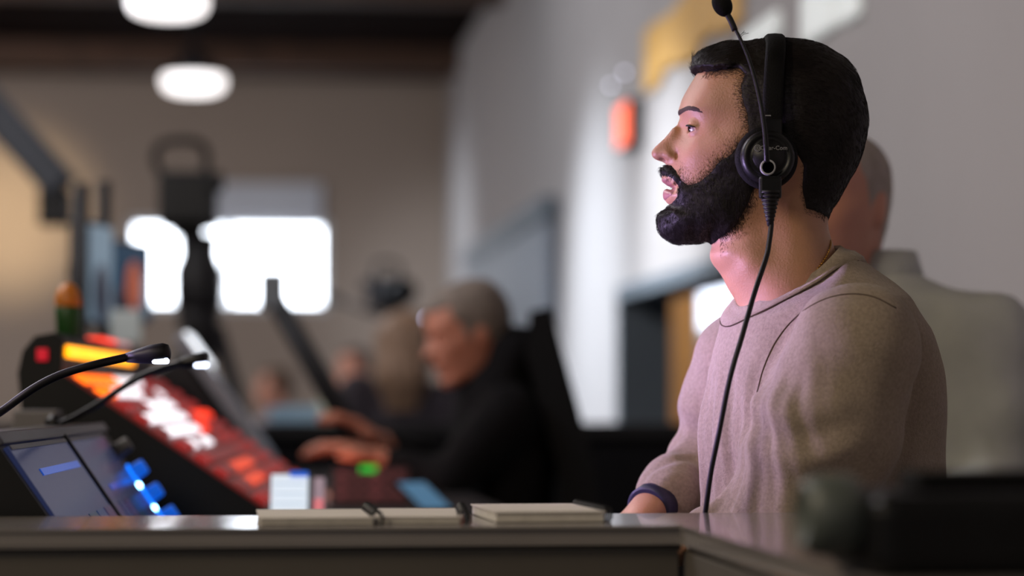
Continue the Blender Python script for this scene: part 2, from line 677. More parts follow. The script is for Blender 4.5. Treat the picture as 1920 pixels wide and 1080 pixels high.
SH_N, EL_N, WR_N = P(1604, 652, 2.735), P(1486, 985, 2.775), P(1300, 1012, 2.81)
SH_F, EL_F, WR_F = P(1402, 682, 3.08), P(1345, 868, 3.11), P(1226, 950, 2.99)
COL_FRONT, COL_BACK = P(1390, 592, 2.88), P(1572, 463, 2.92)
LAT = Vector((math.sin(PSI), -math.cos(PSI), 0))
dcol = (COL_FRONT - COL_BACK)
ncol = LAT.cross(dcol).normalized()
if ncol.z < 0:
    ncol = -ncol
ccol = (COL_FRONT + COL_BACK) / 2
TORSO = [(tz(450), tx(1485), 2.905, .050, .070), (tz(470), tx(1487), 2.905, .060, .080), (tz(500), tx(1498), 2.905, .080, .094), (tz(525), tx(1508), 2.905, .091, .112), (tz(560), tx(1530), 2.905, .102, .138),
         (tz(620), tx(1546), 2.905, .119, .145), (tz(700), tx(1550), 2.905, .138, .142), (tz(800), tx(1543), 2.905, .147, .140),
         (tz(960), tx(1546), 2.905, .146, .142), (tz(1200), tx(1570), 2.905, .140, .17), (.56, tx(1590), 2.905, .14, .185), (.50, tx(1590), 2.905, .13, .18)]


def garment(h, lo, hi, k=0.020):
    G = grid(lo, hi, h)
    d = loft(G, TORSO, PSI)
    for (s, e, w) in ((SH_N, EL_N, WR_N), (SH_F, EL_F, WR_F)):
        mid = s.lerp(e, .45)
        r = (.074, .082, .074, .036) if s is SH_N else (.070, .066, .055, .036)
        arm = smin(cone(G, s, mid, r[0], r[1]), cone(G, mid, e, r[1], r[2]), .02)
        arm = smin(arm, cone(G, e, e.lerp(w, .81), r[2] * .93, r[3] + .003), .02)
        d = smin(d, arm, k)
    # neck opening
    X, Y, Z = G
    pl = (X - ccol.x) * ncol.x + (Y - ccol.y) * ncol.y + (Z - ccol.z) * ncol.z
    rr = np.sqrt((X - ccol.x) ** 2 + (Y - ccol.y) ** 2)
    
    hole = -pl + np.maximum(rr - .125, 0) * 2.0
    d = smax(d, -hole, .008)
    return G, d


G, d = garment(.005, (.10, 2.62, .50), (.62, 3.22, 1.17))
V, Q = surface_nets(d.astype(np.float32), (.10, 2.62, .50), .005)
V = smooth_mesh(V, Q, 3)


def vnorm(V, Q):
    a = V[Q[:, 2]] - V[Q[:, 0]]
    b = V[Q[:, 3]] - V[Q[:, 1]]
    fn = np.cross(a, b)
    N = np.zeros_like(V)
    for k in range(4):
        for c in range(3):
            N[:, c] += np.bincount(Q[:, k], weights=fn[:, c], minlength=len(V))
    return N / np.maximum(np.linalg.norm(N, axis=1, keepdims=True), 1e-12)


N = vnorm(V, Q)


def fold_field(V):
    """wrinkles in the knit: drapes down the chest, diagonal folds in the sleeves"""
    out = np.zeros(len(V))
    # drapes on the chest
    w = (V - np.array((tx(1543), 2.905, 0))) @ np.array((math.sin(PSI), -math.cos(PSI), 0))
    f = -(V - np.array((tx(1543), 2.905, 0))) @ np.array((math.cos(PSI), math.sin(PSI), 0))
    front = np.clip((f - .06) / .05, 0, 1) * np.clip((1.02 - V[:, 2]) / .06, 0, 1)
    out += front * (.0030 * np.sin(w * 120 + 9 * V[:, 2] + 2.4 * np.sin(V[:, 2] * 19)) + .0012 * np.sin(w * 310 + 22 * V[:, 2] + np.sin(V[:, 2] * 40)))
    # sleeves
    for (s, e, w0, side) in ((SH_N, EL_N, WR_N, 1), (SH_F, EL_F, WR_F, -1)):
        for (a, b, amp) in ((s, e, .0042), (e, w0, .0040)):
            A, B = np.array(a), np.array(b)
            L = np.linalg.norm(B - A)
            t = ((V - A) @ (B - A)) / L / L
            dist = np.linalg.norm(V - A - np.clip(t, 0, 1)[:, None] * (B - A), axis=1)
            m = np.exp(-(np.clip(dist - .075, 0, 1) / .02) ** 2) * np.clip(t * 1.6 + .15, 0, 1) * (t < 1.15)
            diag = t * L + (V[:, 0] - A[0]) * .75 + (V[:, 1] - A[1]) * .5
            wv = np.sin(diag * 95 + 1.8 * np.sin(V[:, 1] * 40 + V[:, 0] * 22) + 1.5 * np.sin(V[:, 2] * 23))
            out += m * amp * wv * (.6 + .7 * np.sin(V[:, 2] * 17 + V[:, 0] * 31 + V[:, 1] * 12))
    nsm = np.array([mnoise.noise(Vector(p) * 16) for p in V])
    return out + nsm * .0035


V = V + N * fold_field(V)[:, None]
V = smooth_mesh(V, Q, 1)
SW_V, SW_Q = V, Q
sweater = np_mesh('sweater', rel(V), Q, M['sweater'], man)
sw_bvh = BVHTree.FromPolygons([tuple(p) for p in V], [tuple(q) for q in Q])
hd_bvh = BVHTree.FromPolygons([tuple(p) for p in head_to_world(HEAD_V)], [tuple(q) for q in HEAD_Q])
EYE = Vector((0, 0, CZ))


def drape(px, py, bvh, lift=0.0):
    """point of a surface that shows at this pixel"""
    dirv = (P(px, py, 1.0) - EYE).normalized()
    hit = bvh.ray_cast(EYE, dirv)
    if hit[0] is None:
        return None
    return hit[0] + hit[1] * lift * (1 if hit[1].dot(dirv) < 0 else -1)


def spline(pts, n=8):
    """Catmull-Rom through the points"""
    p = [Vector(q) for q in pts]
    p = [p[0] * 2 - p[1]] + p + [p[-1] * 2 - p[-2]]
    out = []
    for i in range(1, len(p) - 2):
        for k in range(n):
            t = k / n
            a, b, c, e = p[i - 1], p[i], p[i + 1], p[i + 2]
            out.append(0.5 * ((2 * b) + (c - a) * t + (2 * a - 5 * b + 4 * c - e) * t * t + (3 * b - a - 3 * c + e) * t ** 3))
    out.append(p[-2])
    return out


def obj_at(mb, name, m, root):
    """build world-space shapes under a thing"""
    inv = Matrix.Translation(-root.location) if abs(root.rotation_euler.z) < 1e-9 else (Matrix.Translation(root.location) @ Matrix.Rotation(root.rotation_euler.z, 4, 'Z')).inverted()
    mb.v = [inv @ v for v in mb.v]
    return mb.build(name, m, root)


def seam_curve(name, path, bvh, r, m, root, lift=0.0):
    fine = spline([Vector((x, y, 0)) for x, y in path], 8)
    pts = [drape(q.x, q.y, bvh, lift) for q in fine]
    pts = [p for p in pts if p is not None]
    for _ in range(2):
        pts = [pts[0]] + [(pts[k - 1] + pts[k] * 2 + pts[k + 1]) / 4 for k in range(1, len(pts) - 1)] + [pts[-1]]
    return obj_at(MB().tube(pts, r, 6), name, m, root)


# collar band: a loop around the neck opening, laid on the knit
def collar_loop(off, lift):
    """circle around the neck in the plane of the opening"""
    out = []
    for k in range(64):
        q = 2 * PI * k / 64
        p = ccol + dcol.normalized() * (dcol.length / 2 - .004 + off) * math.cos(q) + LAT * (.071 + off) * math.sin(q) + ncol * lift
        out.append(p)
    return out


def laid_loop(s_, lift):
    """the loop laid on the knit, s_ down the slope from the opening"""
    out = []
    for p in collar_loop(0, 0):
        e = (p - ccol).normalized()
        o = (e * .72 - ncol * .69)
        hit = sw_bvh.find_nearest(p + o * s_)
        nn = hit[1] if hit[1].dot(e + ncol) > 0 else -hit[1]
        out.append(hit[0] + nn * lift)
    for _ in range(4):
        out = [(out[k - 1] + out[k] * 2 + out[(k + 1) % 64]) / 4 for k in range(64)]
    return out


r_a, r_b, r_c = laid_loop(.002, .0045), laid_loop(.011, .0044), laid_loop(.021, .0042)
r_top = [p + ncol * .006 - (p - ccol).normalized() * .003 for p in r_a]
r_in = [p + ncol * .003 - (p - ccol).normalized() * .008 for p in r_a]
r_in2 = [p - ncol * .012 - (p - ccol).normalized() * .010 for p in r_a]
r_d = [p - ncol * .008 for p in r_c]
rows = [r_in2, r_in, r_top, r_a, r_b, r_c, r_d]
cb = MB()
vs = [p for r_ in rows for p in r_]
fs = []
for i in range(len(rows)):
    j = (i + 1) % len(rows)
    for k in range(64):
        fs.append([i * 64 + k, i * 64 + (k + 1) % 64, j * 64 + (k + 1) % 64, j * 64 + k])
cb.add(vs, fs, True)
obj_at(cb, 'collar', M['sweater'], man)
sm_ = MB()
sm_.tube(laid_loop(.0225, .0020), .0008, 6, closed=True)
obj_at(sm_, 'collar_seam', M['seam'], man)
seam_curve('sleeve_seam', [(1420, 735), (1432, 690), (1455, 640), (1490, 597), (1535, 566), (1585, 552), (1635, 556), (1680, 578)], sw_bvh, .0008, M['seam'], man, .0003)

# body skin: head, neck, upper chest and the hands, below the clothes the trunk
def fingers(G, base, fwd, side, up, sc, d, spread=0.010, curl=0.5):
    """a relaxed hand: palm, four fingers, thumb"""
    b = Vector(base)
    fwd, side, up = Vector(fwd).normalized(), Vector(side).normalized(), Vector(up).normalized()
    pc = b + fwd * .045 * sc
    for k in range(4):
        o = (k - 1.5) * .019 * sc
        kn = b + fwd * (.088 - abs(k - 1) * .004) * sc + side * o
        d = smin(d, cone(G, b + side * o * .6, kn, .0125 * sc, .011 * sc), .012)
        L = (.040, .045, .042, .033)[k] * sc
        a1 = kn + (fwd * math.cos(curl * .5) - up * math.sin(curl * .5)) * L + side * (k - 1.5) * .003
        a2 = a1 + (fwd * math.cos(curl * 1.1) - up * math.sin(curl * 1.1)) * L * .65
        a3 = a2 + (fwd * math.cos(curl * 1.6) - up * math.sin(curl * 1.6)) * L * .5
        fg = smin(smin(cone(G, kn, a1, .0095 * sc, .0085 * sc), cone(G, a1, a2, .0085 * sc, .0078 * sc), .003), cone(G, a2, a3, .0078 * sc, .0065 * sc), .003)
        d = smin(d, fg, .004)
    t0 = b + fwd * .022 * sc - side * .026 * sc
    t1 = t0 + (fwd * .7 - side * .7 - up * .15) * .042 * sc
    t2 = t1 + (fwd * .9 - side * .3 - up * .3) * .032 * sc
    d = smin(d, smin(cone(G, t0, t1, .013 * sc, .0105 * sc), cone(G, t1, t2, .0105 * sc, .008 * sc), .003), .008)
    return d


def hand_mesh(wr, el, tip, side, up, sc=1.0, h=.0035):
    fwd = (Vector(tip) - Vector(wr)).normalized()
    lo = Vector(wr) - Vector((.15, .15, .15))
    hi = Vector(wr) + fwd * .1 + Vector((.15, .15, .15))
    lo = [min(lo[k], (Vector(wr) + fwd * .2)[k] - .06) for k in range(3)]
    hi = [max(hi[k], (Vector(wr) + fwd * .2)[k] + .06) for k in range(3)]
    G = grid(lo, hi, h)
    arm = (Vector(el) - Vector(wr)).normalized()
    d = cone(G, Vector(wr) + arm * .09, wr, .030, .024 * sc)
    d = smin(d, cone(G, wr, Vector(wr) + fwd * .02, .024 * sc, .022 * sc), .01)
    d = fingers(G, Vector(wr) + fwd * .008, fwd, side, up, sc, d)
    V, Q = surface_nets(d.astype(np.float32), lo, h)
    return smooth_mesh(V, Q, 2), Q


def join(parts):
    off = 0
    Vs, Qs = [], []
    for V, Q in parts:
        Vs.append(V)
        Qs.append(Q + off)
        off += len(V)
    return np.concatenate(Vs), np.concatenate(Qs)


DESK_Z = .745
hn = hand_mesh(WR_N, EL_N, WR_N + Vector((-.09, -.0, -.045)), (.0, -1, 0), (0, 0, 1))
hf = hand_mesh(WR_F, EL_F, WR_F + Vector((-.075, -.05, -.055)), (.25, -.9, 0), (-.3, 0, 1))
Gt = grid((.24, 2.74, .45), (.60, 3.08, 1.2), .012)
dt = loft(Gt, [(z, x, y, max(a - .018, .02), max(b - .02, .02)) for z, x, y, a, b in TORSO if z < 1.10], PSI)
Vt, Qt = surface_nets(dt.astype(np.float32), (.24, 2.74, .45), .012)
bv, bq = join([(head_to_world(HEAD_V), HEAD_Q), hn, hf, (Vt, Qt)])
body = np_mesh('body', rel(bv), bq, M['skin'], man)

# lips
def patch_on_head(name, poly, m, lift, root, n=22, w=3.0):
    """a thin raised patch of the head surface inside a pixel outline, both sides of the face"""
    pp = [hpx(p[0], p[1], w) for p in poly]
    E = shell(poly, [(poly[0][0], poly[0][1], lift)], .4, 3.0, .0, lambda p: w)
    Vp, Qp = sheet_mesh(name, W2G + E, None, None, None, y_max=7.5, it=3)
    return np_mesh(name, rel(head_to_world(Vp)), Qp, m, root)


patch_on_head('lips', [(1225, 330), (1240, 328), (1252, 334), (1262, 344), (1269, 352), (1264, 362), (1256, 372), (1246, 376), (1225, 375)], M['lip'], .42, man, w=2.0)
BROW = [(1262, 204), (1276, 199), (1291, 196), (1307, 202), (1322, 216), (1319, 219), (1304, 212), (1290, 208), (1277, 211), (1262, 216)]
patch_on_head('eyebrow', BROW, mat('brow_brown', (66, 45, 39), .8, var=.3, scale=60), .75, man, w=3.6)

# eyeballs
for sgn in (-1, 1):
    ex, ez = hpx(1309, 240, 3.2)
    c = Vector((O.x + ex / 100, O.y + sgn * .0320, O.z + ez / 100))
    mb = MB()
    bm = bmesh.new()
    bmesh.ops.create_uvsphere(bm, u_segments=24, v_segments=16, radius=.0118)
    mb.bm(bm, True, Matrix.Translation(c))
    eb = obj_at(mb, 'eyeball', M['eye_white'], man)
    mb = MB()
    mb.lathe([(.0001, .0006), (.0030, .0002), (.0058, -.0013), (.0072, -.0026), (.0072, -.0034)][::-1], Matrix.Translation(c + Vector((-.0118, 0, 0))) @ Matrix.Rotation(-PI / 2, 4, 'Y'), 20)
    mb.v = [v - man.location for v in mb.v]
    ir = mb.build('iris', M['iris'], eb)
    lash = MB()
    lp_ = []
    for k in range(9):
        ph = math.radians(-12 + 84 * k / 8)
        el_ = math.radians(11 - 13 * (k / 8) ** 2)
        lp_.append(c + Vector((-math.cos(ph) * math.cos(el_), sgn * math.sin(ph) * math.cos(el_), math.sin(el_))) * .0143)
    lash.tube(lp_, [.0006, .0009, .0011, .0012, .0012, .0011, .001, .0008, .0005], 6)
    obj_at(lash, 'eyelashes', M['hair_dark'], man)

# hair and beard
HAIR = [(1296, 40), (1650, 40), (1670, 300), (1600, 420), (1559, 402), (1512, 390), (1504, 355), (1506, 310), (1490, 285), (1440, 285), (1404, 280),
        (1402, 250), (1398, 208), (1391, 186), (1389, 162), (1398, 138), (1386, 123), (1345, 127), (1318, 125), (1300, 122), (1290, 100)]
EH = shell(HAIR, [(1320, 90, 19), (1360, 75, 19), (1440, 75, 17), (1520, 88, 16), (1580, 110, 13), (1625, 200, 10), (1620, 280, 8.5), (1585, 355, 4.5), (1556, 395, 2.0),
                  (1520, 380, 1.2), (1510, 220, 8), (1450, 200, 6), (1395, 180, 2), (1395, 230, 1.2), (1520, 330, 3), (1400, 130, 6), (1345, 110, 16)],
           .55, 1.0, .12, lambda p: 0.0 if (p[1] < 110 or p[0] > 1560) else 6.3)
hv, hq = sheet_mesh('hair', W2G + EH, None, None, None, it=2)
HAIR_N = vnorm(hv, hq)
hair = np_mesh('hair', rel(head_to_world(hv)), hq, M['hair_dark'], man)

BEARD = [(1252, 307), (1260, 311), (1268, 322), (1277, 338), (1290, 345), (1312, 341), (1332, 325), (1347, 303), (1368, 292), (1384, 268), (1404, 262), (1425, 300), (1412, 345), (1404, 378),
         (1380, 422), (1352, 445), (1335, 458), (1322, 490), (1190, 490), (1200, 388), (1240, 386), (1252, 384), (1262, 379), (1270, 368), (1273, 353), (1267, 343),
         (1257, 335), (1246, 329), (1222, 328), (1222, 309)]
EB = shell(BEARD, [(1240, 318, 1.7), (1255, 322, 1.8), (1270, 335, 1.2), (1240, 405, 5.2), (1240, 430, 5.6), (1272, 450, 5.8), (1310, 452, 5.0), (1335, 445, 2.5), (1290, 400, 5), (1340, 390, 5), (1385, 380, 2.5),
                   (1300, 350, 1.2), (1345, 330, 1.5), (1380, 300, 1.2), (1360, 360, 4), (1248, 388, 2.5)],
           .7, 2.0, .14, lambda p: 0.0 if p[0] < 1230 else (1.5 if p[0] < 1262 else (2.5 if p[0] < 1285 else 5.2)))
bdv, bdq = sheet_mesh('beard', W2G + EB, None, None, None, y_max=8.4)
BEARD_N = vnorm(bdv, bdq)
beard = np_mesh('beard', rel(head_to_world(bdv)), bdq, M['hair_dark'], man)


def strands(name, V, Nn, keep, flow, n, length, lay, m, root, rad=.00012):
    """short hairs growing out of a shell"""
    idx = np.where(np.asarray(keep, float) > 0)[0]
    wts = np.asarray(keep, float)[idx]
    pick = rng.choice(idx, n, p=wts / wts.sum())
    nn = Nn[pick]
    jit = rng.uniform(-.14, .14, (n, 3))
    p0 = V[pick] + jit - (jit * nn).sum(1)[:, None] * nn
    fl = flow(p0) + rng.normal(0, .28, (n, 3))
    fl = fl - (fl * nn).sum(1)[:, None] * nn
    fl /= np.maximum(np.linalg.norm(fl, axis=1), 1e-6)[:, None]
    L = rng.uniform(*length, n)[:, None]
    pts = np.stack([p0 - nn * .15, p0 + (fl * lay + nn * (1 - lay)) * L * .4, p0 + (fl * lay + nn * (1 - lay) * .8) * L * .75, p0 + (fl * lay + nn * (1 - lay) * .5) * L], 1)
    pts = rel(head_to_world(pts.reshape(-1, 3))).astype(np.float32)
    cu = bpy.data.hair_curves.new(name)
    cu.add_curves([4] * n)
    cu.attributes['position'].data.foreach_set('vector', pts.ravel())
    ra = cu.attributes.get('radius') or cu.attributes.new('radius', 'FLOAT', 'POINT')
    ra.data.foreach_set('value', np.tile(np.array([rad, rad, rad * .8, rad * .3], np.float32), n))
    cu.materials.append(m)
    o = bpy.data.objects.new(name, cu)
    COL.objects.link(o)
    o.parent = root
    o['kind'] = 'stuff'
    return o


def above(V, W2x, W2b):
    """shell vertices that stand clear of the skin"""
    ix = np.clip(((V[:, 0] - HX[0]) / .2).round().astype(int), 0, len(HX) - 1)
    iz = np.clip(((V[:, 2] - HZ_[0]) / .2).round().astype(int), 0, len(HZ_) - 1)
    return W2x[ix, iz]


def beard_flow(p):
    f = np.zeros_like(p)
    f[:, 2] = -1
    f[:, 0] = np.where(p[:, 0] < hpx(1280, 400)[0], -.25, .2)
    return f


def hair_flow(p):
    f = np.zeros_like(p)
    f[:, 0] = 1.0
    f[:, 2] = np.where(p[:, 0] > 6, -1.2, -.35)
    f[:, 2] = np.where(p[:, 0] < -6, .6, f[:, 2])
    return f


kb = above(bdv, EB, None) > .05
strands('beard_hairs', bdv, BEARD_N, kb, beard_flow, 9000, (.35, .9), .8, M['hair_dark'], man)
kh = above(hv, EH, None) > .05
strands('hair_strands', hv, HAIR_N, kh, hair_flow, 12000, (.5, 1.3), .93, M['hair_dark'], man)
# sparse cheek and temple hairs on bare skin
hN = vnorm(HEAD_V, HEAD_Q)
sdB = poly_sd(HEAD_V[:, 0], HEAD_V[:, 2], [hpx(p[0], p[1], 5) for p in BEARD])
sdH = poly_sd(HEAD_V[:, 0], HEAD_V[:, 2], [hpx(p[0], p[1], 6.3) for p in HAIR])
face = np.abs(HEAD_V[:, 1]) > 3.0
fade = np.exp(np.minimum(sdB, 0) / .38)
strands('cheek_hairs', HEAD_V, hN, ((sdB > -1.6) & (sdB < .4) & face & (HEAD_V[:, 2] < 2.2)) * fade, beard_flow, 15000, (.2, .55), .9, M['hair_dark'], man, .00008)
strands('temple_hairs', HEAD_V, hN, ((sdH > -1.3) & (sdH < .3) & face & (HEAD_V[:, 2] > 0)) * np.exp(np.minimum(sdH, 0) / .4), hair_flow, 9000, (.25, .6), .93, mat('hair_temple', (58, 38, 30), .6, var=.3, scale=60), man, .0001)
strands('nape_hairs', HEAD_V, hN, (sdH > -.5) & (sdH < .3) & face & (HEAD_V[:, 2] < 0) & (HEAD_V[:, 0] > 3), hair_flow, 1200, (.2, .5), .93, M['hair_dark'], man, .0001)
# a few stray hairs on the crown
stray = MB()
for (a, b, c) in (((1385, 76), (1390, 64), (1398, 61)), ((1388, 76), (1392, 66), (1404, 62)), ((1392, 77), (1388, 68), (1396, 58)), ((1386, 75), (1384, 68), (1387, 63))):
    stray.tube(spline([P(*a, 2.9), P(*b, 2.9), P(*c, 2.9)], 4), .0003, 5)
obj_at(stray, 'stray_hairs', M['hair_dark'], man)['kind'] = 'stuff'

# trousers and shoes, under the desk
def trousers(root, hipz, hx, hy, fx, fy, m, ms, spread=.11, thigh=.42, h=.012):
    """seated legs of a figure facing (fx, fy); the shoes stand on the floor"""
    fw = Vector((fx, fy, 0)).normalized()
    sd = Vector((fw.y, -fw.x, 0))
    hip = Vector((hx, hy, hipz))
    lo = [hip[k] - .62 for k in range(2)] + [hipz - .62]
    hi = [hip[k] + .62 for k in range(2)] + [hipz + .2]
    G = grid(lo, hi, h)
    d = None
    for s in (-1, 1):
        a = hip + sd * s * spread * .75
        k = hip + sd * s * spread * 1.1 + fw * thigh
        k.z = hipz
        f = Vector((k.x, k.y, .11)) + fw * .02
        l = smin(cone(G, a, k, .088, .066), cone(G, k, f, .062, .046), .03)
        d = l if d is None else smin(d, l, .03)
    d = smin(d, ell(G, hip + Vector((0, 0, .03)), (.13, .17, .10)), .04)
    V, Q = surface_nets(d.astype(np.float32), lo, h)
    np_mesh('trousers', smooth_mesh(V, Q, 2) - np.array(root.location), Q, m, root)
    for s in (-1, 1):
        k = hip + sd * s * spread * 1.1 + fw * (thigh + .02)
        mb = MB()
        bm = bmesh.new()
        bmesh.ops.create_uvsphere(bm, u_segments=16, v_segments=10, radius=1)
        for v in bm.verts:
            c = v.co.copy()
            v.co = fw * (c.x * .14 + .06) + sd * c.y * .048 + Vector((0, 0, max(c.z, -.55) * (.055 + .02 * (c.x < -.2)) + .031))
        mb.bm(bm, True, Matrix.Translation((k.x, k.y, 0)))
        obj_at(mb, 'shoe', ms, root)


trousers(man, .575, tx(1590), 2.905, -math.cos(PSI), -math.sin(PSI) * .3, M['denim'], M['shoe'], thigh=.40)
#__HEADSET__
# ------------------------------------------------------------------ headset (worn by the man: a thing of its own)
CUP = P(1441, 293, 2.79)
hs = thing('headset', 'black over-ear headset with raised boom microphone on the bearded man', 'headset', CUP)
XF = Matrix.Rotation(PI / 2, 4, 'X')       # local +Z -> -Y (towards the camera side)
cups = []
for sg in (1, -1):
    yb = CUP.y + .035 if sg == 1 else 2.9 + (2.9 - CUP.y) - .035
    Mx = Matrix.Translation((CUP.x, yb, CUP.z)) @ (XF if sg == 1 else Matrix.Rotation(-PI / 2, 4, 'X'))
    h = MB().lathe([(.020, .016), (.0305, .016), (.0315, .022), (.0310, .030), (.0285, .0345), (.0240, .0362), (.0238, .0350), (.019, .0352), (.0188, .0365), (.0001, .037)], Mx, 48)
    cup = obj_at(h, 'ear_cup', M['black_plastic'], hs)
    k = MB()
    prof = [(.022, .0), (.030, -.001), (.0352, .004), (.0368, .011), (.0350, .018), (.030, .0205), (.022, .020)]
    k.lathe(prof, Mx, 48)
    k.v = [v - hs.location for v in k.v]
    k.build('ear_cushion', M['black_soft'], cup)
    cups.append(cup)
    if sg == 1:
        t = MB()
        for (r0, r1) in ((.0090, .0078), (.0070, .0061), (.0054, .0046), (.0038, .0030)):
            t.lathe([(r1, .0395), (r0, .0395), (r0, .0415), (r1, .0415)], Mx @ Matrix.Translation((-.0012, -.0132, 0)), 24)
        t.lathe([(.0092, .036), (.0092, .0398), (.0001, .0398)], Mx @ Matrix.Translation((-.0012, -.0132, 0)), 24)
        t.v = [v - hs.location for v in t.v]
        t.build('pivot_knob', mat('knob_grey', (176, 176, 184), .7, var=.1, scale=200), cup)
        # maker's lettering on the cup
        fc = bpy.data.curves.new('lettering', 'FONT')
        fc.body = 'Clear-Com'
        fc.size = .0068
        fc.extrude = .00015
        tmp = bpy.data.objects.new('lettering_text', fc)
        COL.objects.link(tmp)
        bpy.context.view_layer.update()
        tme = bpy.data.meshes.new_from_object(tmp)
        tme.name = 'lettering'
        bpy.data.objects.remove(tmp)
        tme.materials.clear()
        tme.materials.append(M['grey_print'])
        fo = bpy.data.objects.new('lettering', tme)
        COL.objects.link(fo)
        fo.parent = cup
        fo.location = (-.0096, -.0022, .0072)
        fo.rotation_euler = (PI / 2, 0, 0)
        e = MB()
        for r in (.0036, .0022):
            e.tube([(-.0128 + r * math.cos(q), -.0022, .0092 + r * math.sin(q)) for q in [i * 2 * PI / 20 for i in range(20)]], .00045, 5, closed=True)
        e.lathe([(.0011, 0), (.0001, .0003)], Matrix.Translation((-.0128, -.0022, .0092)) @ XF, 12)
        e.build('logo', M['grey_print'], cup)
# headband
hb = MB()
rows = []
ztop, zb = P(1448, 66, 2.9).z, P(1448, 256, 2.79).z
for i in range(41):
    q = PI * i / 40
    cy, cz = math.cos(q), math.sin(q)
    y = 2.9 - .0985 * math.copysign(abs(cy) ** .72, cy)
    z = zb + (ztop - zb) * abs(cz) ** .9
    nrm = Vector((0, -cy * .8, cz)).normalized()
    xc = P(1449, 66, 2.9).x + (P(1451, 250, 2.79).x - P(1449, 66, 2.9).x) * abs(cy) ** 2
    th = .0045 + .0035 * max(0, cz) ** 2
    wd = .0118
    ring = []
    for k in range(12):
        a = 2 * PI * k / 12
        ca, sa = math.cos(a), math.sin(a)
        ring.append(Vector((xc + wd * math.copysign(abs(ca) ** .5, ca), y, z)) + nrm * (th * math.copysign(abs(sa) ** .6, sa) - th))
    rows.append(ring)
vs = [p for r_ in rows for p in r_]
fs = [[i * 12 + k, i * 12 + (k + 1) % 12, (i + 1) * 12 + (k + 1) % 12, (i + 1) * 12 + k] for i in range(40) for k in range(12)]
fs += [list(range(12))[::-1], [40 * 12 + k for k in range(12)]]
hb.add(vs, fs, True)
obj_at(hb, 'headband', M['black_soft'], hs)
for sg in (-1, 1):                              # arms between the band and the cups, with a small print
    a = MB().box((P(1450, 250, 2.79).x, 2.9 + sg * .1035, zb - .010), (.021, .006, .062), .002)
    arm = obj_at(a, 'slider_arm', M['black_plastic'], hs)
    if sg == -1:
        b = MB().box((P(1439, 216, 2.79).x, 2.9 - .1068, P(1439, 216, 2.79).z), (.0085, .0006, .0012))
        b.v = [v - hs.location for v in b.v]
        b.build('print_mark', M['grey_print'], arm)
# boom
bpts = spline([P(1438, 303, 2.752), P(1437, 283, 2.748), P(1434, 245, 2.748), P(1427, 198, 2.75), P(1416, 150, 2.754), P(1403, 108, 2.758), P(1389, 75, 2.762), P(1376, 50, 2.765)], 6)
obj_at(MB().tube(bpts, [.0034 - .0016 * i / (len(bpts) - 1) for i in range(len(bpts))], 10), 'boom_arm', M['black_plastic'], hs)
obj_at(MB().tube(spline([P(1378, 57, 2.765), P(1371, 40, 2.766), P(1362, 24, 2.767)], 4), .0036, 12), 'boom_sleeve', M['black_rubber'], hs)
fm = MB()
bm = bmesh.new()
bmesh.ops.create_uvsphere(bm, u_segments=24, v_segments=16, radius=.0112)
dirm = (P(1350, 0, 2.768) - P(1362, 24, 2.767)).normalized()
fm.bm(bm, True, Matrix.Translation(P(1354, 8, 2.768)) @ dirm.to_track_quat('Z', 'Y').to_matrix().to_4x4() @ Matrix.Diagonal((1, 1, 1.35, 1)))
obj_at(fm, 'microphone_foam', M['black_soft'], hs)
# strain relief and cable
yk = MB()
c1 = P(1444, 352, 2.765)
yk.box((c1.x, c1.y, c1.z), (.0255, .012, .026), .003)
obj_at(yk, 'cable_outlet', M['black_plastic'], hs)
sr = MB()
prs = []
for i in range(9):
    z = -.0045 * i
    r = .0120 - .0010 * i
    prs += [(r, z), (r, z - .0028), (r * .82, z - .0030), (r * .82, z - .0044)]
sr.lathe(prs, Matrix.Translation(P(1444, 358, 2.765)), 20)
obj_at(sr, 'strain_relief', M['black_rubber'], hs)
CABLE = [(1445, 410, 2.765), (1446, 422, 2.764), (1442, 455, 2.758), (1436, 485, 2.752), (1415, 548, 2.728), (1392, 628, 2.70), (1369, 707, 2.69), (1348, 811, 2.69), (1334, 880, 2.70), (1324, 950, 2.71), (1318, 1000, 2.72)]
cp = spline([P(*c) for c in CABLE], 10)
obj_at(MB().tube(cp, .0030, 10), 'cable', M['black_rubber'], hs)

# neck chain
ch = MB()
lp = []
for k in range(96):
    q = 2 * PI * k / 96
    p = ccol + dcol.normalized() * (dcol.length / 2 - .012) * math.cos(q) + LAT * .067 * math.sin(q) + ncol * (.013 - .010 * math.cos(q))
    p.z -= .006 * abs(math.sin(q)) ** 2
    lp.append(p)
for k in range(96):
    a, b = lp[k], lp[(k + 1) % 96]
    ch.tube([a.lerp(b, .05), a.lerp(b, .5), a.lerp(b, .95)], [.0008, .0014, .0008], 6)
nk = obj_at(ch, 'necklace', M['gold'], thing('chain_anchor', 'x', 'x')) if False else ch.build('necklace', M['gold'])
tag(nk, 'thin gold chain around the neck of the bearded man, above his collar', 'necklace')
# wristwatch on the far wrist
wd_ = (EL_F - WR_F).normalized()
wt = MB()
wc = WR_F - wd_ * .002
q4 = wd_.to_track_quat('Z', 'Y').to_matrix().to_4x4()
wt.lathe([(.027, -.011), (.0305, -.011), (.0305, .011), (.027, .011)], Matrix.Translation(wc) @ q4, 28)
wo = wt.build('wristwatch', mat('watch_strap', (36, 34, 62), 0.5))
tag(wo, 'dark blue watch strap on the far wrist of the bearded man', 'watch')

